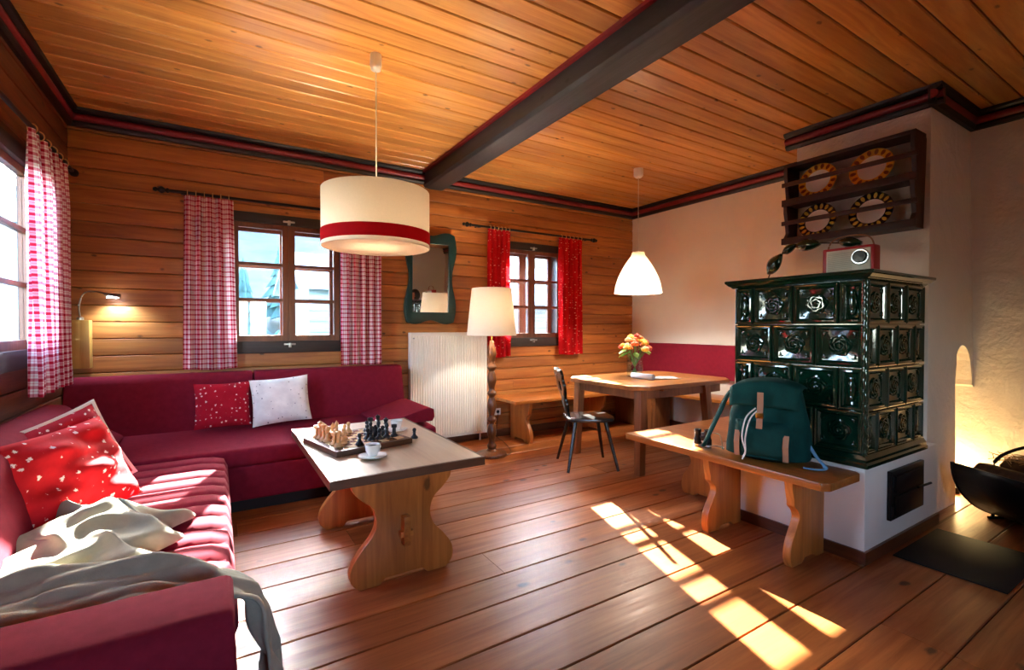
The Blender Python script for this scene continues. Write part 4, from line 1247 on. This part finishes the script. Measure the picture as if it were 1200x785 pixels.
MB().tube(spline([(-.17, -.02, .10), (-.21, .02, .05), (-.25, .05, .012), (-.22, .09, .008), (-.17, .10, .01)], 6), .010, 8, flat=.35).build('webbing_strap', 'bluestrap', bk, smooth=True)

bn = thing('binoculars', 'small black and silver binoculars on the stove bench beside the rucksack', 'binoculars', (2.76, 2.02, .52), R(20))
for s in (-1, 1):
    MB().lathe([(0, 0), (.024, 0), (.026, .004), (.026, .05), (.021, .062), (.019, .092), (.022, .096), (.022, .115), (.015, .115), (0, .108)], 20, (0, s * .032, 0)).build('barrel', 'iron', bn, smooth=True, sharp=50)
    MB().lathe([(.0265, .004), (.0275, .006), (.0275, .016), (.0265, .018)], 20, (0, s * .032, 0), cap=False).build('silver_ring', 'steel', bn)
box(-.012, .012, -.022, .022, .04, .075).build('bridge', 'iron', bn, bevel=.004)
MB().lathe([(0, .03), (.011, .03), (.011, .095), (0, .095)], 14).build('focus_wheel', 'steel', bn, smooth=True)
MB().tube(spline([(0, -.06, .1), (.02, -.10, .09), (.01, -.12, .04), (.0, -.125, .006), (.04, -.12, .005), (.06, -.05, .005)], 6), .004, 6).build('neck_strap', 'cord', bn, smooth=True)

# radio, leaf sprig
rd = thing('portable_radio', 'red portable radio with pale grille on the stove top', 'radio', (3.42, 1.435, 1.637), R(-90))
# local x -> world -y ; local y -> world +x ; front faces local -y
soft(box(-.145, .145, -.04, .05, .006, .19), 'body', 'radio_red', rd, .012, 3)
box(-.118, .128, -.046, -.039, .022, .172).build('front_panel', 'grille', rd, bevel=.003)
for i in range(14): box(-.108, .055 if i > 4 else .03, -.0475, -.046, .036 + .009 * i, .0385 + .009 * i).build('grille_slot', 'grille_line', rd)
kn = MB().lathe([(0, 0), (.050, 0), (.050, .006), (.046, .010), (0, .010)], 32).build('dial', 'steel', rd, rot=(R(90), 0, 0), loc=(.075, -.046, .118), smooth=True, sharp=40)
MB().lathe([(0, .010), (.038, .010), (.036, .024), (0, .026)], 28).build('knob', 'black', kn, smooth=True, sharp=40)
MB().tube(spline([(-.13, 0, .185), (-.11, 0, .235), (-.06, 0, .26), (.05, 0, .262), (.11, 0, .235), (.13, 0, .185)], 6), .008, 8, flat=.5).build('handle', 'leather', rd, smooth=True)
for x in (-.11, .11):
    for y in (-.025, .035): MB().lathe([(0, 0), (.008, 0), (.008, .008), (0, .008)], 8, (x, y, 0)).build('foot', 'black', rd)

lv = thing('leaf_sprig', 'arching sprig of glossy dark green leaves behind the radio', 'plant', (3.74, 1.90, 1.637))
MB().tube(spline([(0, .27, 0), (0, .22, .13), (0, .13, .26), (0, .02, .305), (0, -.14, .295), (0, -.30, .27), (0, -.40, .24)], 6), .005, 6).build('stem', 'bark', lv, smooth=True)
def leaf(c, d, L, W):
    c = Vector(c); d = Vector(d).normalized(); n = Vector((-1, 0, 0)); s = n.cross(d).normalized()
    def fn(u, v):
        w = W * math.sin(PI * (.02 + .96 * u)) ** .75 * (1 - .25 * u)
        b = 2 * v - 1
        return tuple(c + d * L * (u - .5) + s * w * b + n * (.025 * (1 - b * b) - .02 * (2 * u - 1) ** 2))
    MB().grid(12, 6, fn).build('leaf', 'leafglaze', lv, smooth=True, recalc=False, sharp=180, thick=.003)
leaf((-.01, .195, .18), (0, -.7, 1), .18, .062); leaf((-.01, .08, .285), (0, -1, .55), .12, .038); leaf((-.01, -.05, .295), (0, -1, -.05), .18, .05); leaf((-.01, -.33, .272), (0, -1, -.2), .15, .04)

# plate rack on the chimney breast
PX = 4.115; RY0, RY1, RZ0, RZ1 = 1.335, 2.235, 2.02, 2.67
pk = thing('plate_rack', 'dark wooden plate rack hung on the chimney breast', 'rack', (0, 0, 0))
for y in (RY0, RY1 - .03):
    sp2 = [(0, RZ0), (.0, RZ0 + .05), (.035, RZ0 + .10), (.02, RZ0 + .2), (.0, RZ0 + .27), (.0, RZ0 + .33), (.035, RZ0 + .39), (.02, RZ0 + .5), (0, RZ0 + .58), (0, RZ1), (.20, RZ1), (.175, RZ0)]
    MB().prism([(PX + a, z) for a, z in sp2], 'y', y, y + .03).build('side', 'walnut', pk, bevel=.003)
ya, yb_ = RY0 + .03, RY1 - .03
box(PX + .005, PX + .19, RY0 - .0, RY1 + .0, RZ1, RZ1 + .028).build('top', 'walnut', pk, bevel=.003)
for z in (RZ0 + .0, RZ0 + .325):
    box(PX + .01, PX + .165, ya, yb_, z, z + .02).build('shelf', 'walnut', pk)
    box(PX - .012, PX + .01, RY0 - .01, RY1 + .01, z, z + .055).build('front_rail', 'walnut', pk, bevel=.003)
    box(PX - .004, PX + .012, RY0 - .015, RY1 + .015, z + .165, z + .20).build('guard_rail', 'walnut', pk, bevel=.003)
def plate(y, z, rim, label, group):
    e = thing('plate', label, 'plate', (PX + .085, y, z), 0, group); e.scale = (1.12, 1.12, 1.12)
    rot = (0, R(-90 + 12), 0)
    MB().lathe([(0, .004), (.055, .004), (.075, .008), (.0835, .014), (.0835, .018), (.07, .013), (.05, .009), (0, .009)], 40).build('well', 'porcelain', e, smooth=True, sharp=60, rot=rot)
    MB().lathe([(.083, .013), (.126, .020), (.130, .022), (.130, .025), (.124, .024), (.083, .018)], 48, cap=False).build('rim', rim, e, smooth=True, sharp=60, rot=rot)
for y in (1.995, 1.62):
    wh = 'above the leaf sprig' if y > 1.8 else 'above the red radio'
    plate(y, RZ0 + .492, 'rim_yellow', 'plate with yellow flowered rim on the upper rack shelf ' + wh, 'yellow-rimmed plates on the rack')
    plate(y, RZ0 + .167, 'rim_black', 'plate with dotted black rim on the lower rack shelf ' + wh, 'black-rimmed plates on the rack')

# log basket by the niche
LBX, LBY, LBR = 4.52, .74, R(-30)
lb = thing('log_basket', 'black metal log carrier filled with firewood beside the chimney', 'basket', (LBX, LBY, 0), LBR)
def trough(u, v):
    a = R(-180 + 180 * u)
    return (.37 * math.cos(a) * 1.08, -.27 + .54 * v, .39 + .37 * math.sin(a))
MB().grid(30, 1, trough).build('sheet', 'iron', lb, smooth=True, recalc=False, sharp=180, thick=.010)
for y in (-.265, .265): MB().tube([(.37 * 1.08 * math.cos(R(-180 + 180 * i / 30)), y, .39 + .37 * math.sin(R(-180 + 180 * i / 30))) for i in range(31)], .011, 8).build('rim', 'iron', lb, smooth=True)
for y in (-.24, .24):
    MB().tube([(-.16, y, 0.010), (.16, y, 0.010)], .010, 8).build('foot', 'iron', lb)
    MB().tube([(-.13, y, .01), (-.13, y, .05)], .010, 8).build('leg', 'iron', lb); MB().tube([(.13, y, .01), (.13, y, .05)], .010, 8).build('leg', 'iron', lb)
MB().tube([(.39 * math.cos(R(a)), 0, .44 + .13 * math.sin(R(a))) for a in range(180, -1, -10)], .010, 8).build('handle', 'iron', lb, smooth=True)
def logp(loc, r, L, rz, rx, half, label):
    o = thing('firewood_log', label, 'firewood', loc); o.rotation_euler = (rx, 0, rz)
    n = 12; pr_ = [(r * math.cos(PI * i / n) * (1 + .06 * math.sin(i * 2.1)), r * math.sin(PI * i / n) * (1 + .05 * math.cos(i * 1.7))) for i in range(n + 1)]
    if half: MB().prism(pr_, 'y', -L / 2, L / 2).build('wood', 'splitwood', o, smooth=True, sharp=40)
    else: MB().prism(pr_ + [(-a, -b) for a, b in pr_[1:-1]], 'y', -L / 2, L / 2).build('wood', 'bark', o, smooth=True, sharp=40)
    MB().prism([(a * 1.02, b * 1.02 + .0) for a, b in pr_], 'y', -L / 2 + .01, L / 2 - .01).build('bark', 'bark', o, smooth=True, sharp=40)
B_ = Matrix.Rotation(LBR, 3, 'Z')
def lbp(x, y, z): v = B_ @ Vector((x, y, z)); return (LBX + v.x, LBY + v.y, v.z)
logp(lbp(-.11, 0, .16), .085, .50, LBR, 0, False, 'round bark-covered log low in the black carrier')
logp(lbp(.10, 0, .155), .09, .48, LBR, 0, False, 'thick round log low in the black carrier by the chimney')
logp(lbp(-.19, .01, .31), .075, .50, LBR, 0, True, 'split log with bark on the top of the firewood pile')
logp(lbp(0, -.01, .33), .085, .52, LBR, 0, True, 'thick pale split log on the firewood pile')
logp(lbp(.20, 0, .31), .075, .48, LBR, 0, True, 'split log resting on the right rim of the carrier')
hay = MB(); rn = random.Random(9)
for i in range(160):
    p = Vector((rn.uniform(-.2, .2), rn.uniform(-.2, .2), rn.uniform(.436, .46))); d = Vector((rn.uniform(-1, 1), rn.uniform(-1, 1), rn.uniform(-.15, .2))).normalized() * rn.uniform(.04, .09)
    hay.tube([p - d, p + Vector((0, 0, .004)), p + d], .0022, 4)
ho = hay.build('kindling', 'splitwood', None, loc=(LBX, LBY, 0), rot=(0, 0, LBR)); tag(ho, 'loose straw-coloured kindling on the firewood', 'kindling'); ho['kind'] = 'stuff'

# small uplight on the floor behind the log carrier
sl = thing('floor_uplight', 'small floor uplight glowing behind the log carrier', 'lamp', (5.0, 1.36, 0))
MB().lathe([(0, 0), (.055, 0), (.055, .05), (.048, .05), (.045, .02), (0, .02)], 20).build('housing', 'iron', sl, smooth=True, sharp=40)
MB().ball((0, 0, .035), .02).build('bulb', bpy.data.materials['warm bulb'], sl, smooth=True)
lamp('floor_uplight_light', (5.0, 1.36, .11), 6.0, (1, .70, .30), .03)

# outside things
def conifer(x, y, z, h, label):
    e = thing('spruce_tree', label, 'tree', (x, y, z), random.uniform(0, 6), 'spruces on the slope outside')
    MB().tube([(0, 0, -.4), (0, 0, h * .9)], [.12, .03], 8).build('trunk', 'trunk', e)
    mb = MB(); n = 7
    for i in range(n):
        zb_ = h * (.12 + .8 * i / n); r = h * .26 * (1 - i / n) + .12
        seg = 18; vs = [(0, 0, zb_ + h * .26)]
        for k in range(seg):
            a = 2 * PI * k / seg; rr = r * (1 if k % 2 else .62) * random.uniform(.85, 1.15)
            vs.append((rr * math.cos(a), rr * math.sin(a), zb_ - (.12 * h * .3 if k % 2 else 0)))
        mb.add(vs, [(0, 1 + k, 1 + (k + 1) % seg) for k in range(seg)])
    mb.build('crown', 'needle', e, recalc=False)
for x, y, h in ((-4.5, 21, 4.4), (-1.6, 23, 4.0), (.9, 22, 3.6), (2.6, 24, 4.2), (5.4, 23, 4.4), (-7, 22, 4.8)):
    conifer(x, y, -.9 + max(0, y - YB - .6 - 14) * .5, h, 'dark spruce tree standing on the slope outside the gingham window')
fh = thing('farmhouse', 'pale boarded farmhouse outside the gingham window', 'building', (3.35, 13.4, -1.0), R(4))
fw_ = box(-1.6, 1.6, -1.2, 1.2, -.4, 3.3).build('wall', 'palewall', fh)
for i in range(14): box(-1.6, 1.6, -1.23, -1.2, -.4 + .26 * i, -.16 + .26 * i).build('plank', 'palewall', fw_)
MB().prism([(-1.6, 3.2), (0, 4.1), (1.6, 3.2), (1.6, 3.32), (0, 4.24), (-1.6, 3.32)], 'x', -1.9, 1.9).build('roof', 'snowroof', fh)
box(-1.5, 1.5, -1.30, -1.23, 1.95, 2.08).build('balcony_rail', 'trunk', fh)
rn = random.Random(3)
for i, (x, y, r) in enumerate(((-.35, 10.0, .75), (1.05, 11.0, .65), (-1.9, 11.0, .75), (2.0, 9.4, .5))):
    e = thing('garden_bush', 'leafy bush in the garden outside the gingham window', 'bush', (x, y, -1.0), 0, 'bushes outside the gingham window')
    mb = MB()
    for k in range(420):
        d = Vector((rn.gauss(0, 1), rn.gauss(0, 1), rn.gauss(0, 1))).normalized() * r * rn.uniform(.7, 1)
        c = Vector((d.x, d.y, 1.35 + d.z * 1.35)); t1 = Vector((rn.gauss(0, 1), rn.gauss(0, 1), rn.gauss(0, 1))).normalized() * .12; t2 = t1.cross(Vector((rn.gauss(0, 1), rn.gauss(0, 1), rn.gauss(0, 1)))).normalized() * .07
        mb.add([c - t1, c + t2, c + t1, c - t2], [(0, 1, 2, 3)])
    mb.build('foliage', 'bush', e, recalc=False)
    MB().tube([(0, 0, -.1), (0, 0, 1.2)], [.07, .03], 6).build('trunk', 'trunk', e)
oh = thing('backdrop', 'added pale boarded outhouse beyond the shadowed left window', 'building', (-4.6, 15.2, -1.0), R(12))  # pale building added to brighten the panes of the left window
ow = box(-2.6, 2.6, -1.2, 1.2, -.4, 4.6).build('wall', 'palewall2', oh)
for i in range(19): box(-2.6, 2.6, -1.23, -1.2, -.4 + .26 * i, -.16 + .26 * i).build('plank', 'palewall2', ow)
MB().prism([(-1.6, 4.5), (0, 5.3), (1.6, 4.5), (1.6, 4.62), (0, 5.44), (-1.6, 4.62)], 'x', -2.9, 2.9).build('roof', 'snowroof', oh)
ht = thing('mountain_hut', 'weathered wooden hut outside the red-curtained window', 'building', (8.3, 12.2, -1.0), R(-12))
hw = box(-2.2, 2.2, -1.6, 1.6, -.3, 3.0).build('wall', 'hutwall', ht)
for i in range(16): box(-2.2, 2.2, -1.63, -1.6, -.3 + .2 * i, -.12 + .2 * i).build('plank', 'hutwall', hw)
MB().prism([(-2.0, 2.9), (0, 4.0), (2.0, 2.9), (2.0, 3.02), (0, 4.14), (-2.0, 3.02)], 'x', -2.5, 2.5).build('roof', 'snowroof', ht)
for x in (-1.1, .6):
    wd = box(x, x + .7, -1.66, -1.6, 1.1, 2.0).build('window', 'casing', ht); box(x + .06, x + .64, -1.665, -1.655, 1.16, 1.94).build('pane', 'glass', wd)

# ================================================================== PERSON (further back in the room, seen in the mirror)
M['skin'] = plain('skin', '#C98F74', .55, var=.06)
M['shirt'] = printed('grey patterned shirt', '#8C8A8E', '#5E5C62', 30, .25, 'Object')
M['trousers'] = plain('dark trousers', '#2A2D38', .85)
M['hair'] = plain('dark brown hair', '#1C1311', .5, var=.3, vs=60, bmp=.5, bs=120)
M['shoe'] = plain('brown shoe', '#3B2618', .5)
pe = thing('person', 'standing person with dark hair in a grey patterned shirt, seen in the mirror', 'person', (3.74, -.30, 0), R(100))
def skin_mesh(name, pts, edges, mat, parent, sub=2, root=0):
    me = bpy.data.meshes.new(name); me.from_pydata([p[:3] for p in pts], edges, [])
    o = bpy.data.objects.new(name, me); COL.objects.link(o); o.parent = parent
    o.modifiers.new('skin', 'SKIN').use_smooth_shade = True
    me.skin_vertices.new() if not me.skin_vertices else None
    for i, p in enumerate(pts):
        sv_ = me.skin_vertices[0].data[i]; sv_.radius = (p[3], p[4] if len(p) > 4 else p[3]); sv_.use_root = (i == root)
    m = o.modifiers.new('round', 'SUBSURF'); m.levels = sub; m.render_levels = sub
    me.materials.append(M[mat]); return o
# local: facing +y, x to the person's right
body = [(0, 0, .98, .15, .11), (0, 0, 1.12, .13, .10), (0, .01, 1.30, .16, .11), (0, 0, 1.46, .15, .09), (0, 0, 1.54, .055, .055), (0, .015, 1.60, .05, .05),
        (.17, 0, 1.45, .06), (.22, .02, 1.18, .045), (.15, .22, 1.16, .035), (.10, .27, 1.19, .028),
        (-.17, 0, 1.45, .06), (-.22, .02, 1.18, .045), (-.15, .22, 1.18, .035), (-.10, .27, 1.22, .028),
        (.09, 0, .90, .095), (.10, .01, .50, .062), (.10, -.02, .10, .045), (-.09, 0, .90, .095), (-.10, .01, .50, .062), (-.10, -.02, .10, .045)]
edges_ = [(0, 1), (1, 2), (2, 3), (3, 4), (4, 5), (3, 6), (6, 7), (7, 8), (8, 9), (3, 10), (10, 11), (11, 12), (12, 13), (0, 14), (14, 15), (15, 16), (0, 17), (17, 18), (18, 19)]
skin_mesh('body', body, edges_, 'shirt', pe)
for sx in (-1, 1):
    skin_mesh('trouser_leg', [(sx * .088, 0, .93, .108), (sx * .10, .01, .50, .078), (sx * .10, -.02, .07, .062)], [(0, 1), (1, 2)], 'trousers', pe)
    mb = MB(); mb.ball((sx * .10, .04, .045), (.048, .135, .045), 14, 8); mb.build('shoe', 'shoe', pe, smooth=True)
    # hand: palm with five fingers
    bz = 1.19 if sx > 0 else 1.22
    mb = MB(); mb.ball((sx * .085, .305, bz), (.028, .048, .018), 12, 8)
    for k, (dx, L) in enumerate(((-.020, .055), (-.007, .068), (.007, .072), (.020, .062))):
        x0 = sx * .085 + dx; mb.tube([(x0, .335, bz), (x0 * .95, .335 + L * .6, bz + .006), (x0 * .9, .335 + L, bz - .012)], [.0095, .009, .007], 8)
    mb.tube([(sx * .085 - sx * .022, .295, bz), (sx * .085 - sx * .042, .325, bz + .01), (sx * .085 - sx * .045, .352, bz + .012)], [.0105, .0095, .008], 8)
    mb.build('hand', 'skin', pe, smooth=True)
def head_fn(u, v):
    a = 2 * PI * u; t = PI * (v - .5)
    x = .076 * math.cos(t) * math.cos(a); y = .097 * math.cos(t) * math.sin(a); z = .122 * math.sin(t)
    if y > 0:
        if z < -.02: x *= 1 - .9 * max(0, -z - .02); y *= 1 - .6 * max(0, -z - .05)
        w = math.exp(-(x / .016) ** 2)
        y += w * (.024 * math.exp(-((z + .015) / .022) ** 2) + .007 * math.exp(-((z + .062) / .010) ** 2) + .010 * math.exp(-((z + .10) / .018) ** 2))
        y -= .010 * (math.exp(-((abs(x) - .032) / .014) ** 2) * math.exp(-((z - .018) / .012) ** 2))
    return (x, y + .01, 1.735 + z)
MB().grid(48, 32, head_fn).build('head', 'skin', pe, smooth=True, sharp=180)
for sx in (-1, 1):
    MB().ball((sx * .031, .092, 1.752), .0115, 10, 8).build('eye', 'porcelain', pe, smooth=True)
    MB().ball((sx * .031, .1025, 1.752), .005, 8, 6).build('pupil', 'black', pe, smooth=True)
    MB().ball((sx * .078, .0, 1.725), (.010, .020, .032), 10, 8).build('ear', 'skin', pe, smooth=True)
MB().tube([(-.022, .098, 1.675), (0, .106, 1.673), (.022, .098, 1.675)], .0045, 8).build('lips', 'petal_r', pe, smooth=True)
def hair_fn(u, v):
    a = 2 * PI * u; t = PI * (v - .5) * .999
    x = .090 * math.cos(t) * math.cos(a); y = .112 * math.cos(t) * math.sin(a); z = .135 * math.sin(t)
    lim = .055 if y > .03 else -.10
    z = max(z, lim) if y > .03 else z
    return (x, y - .008 - (.02 if y > .03 and z <= lim + .001 else 0), 1.745 + z)
MB().grid(40, 26, hair_fn).build('hair', 'hair', pe, smooth=True, sharp=180)
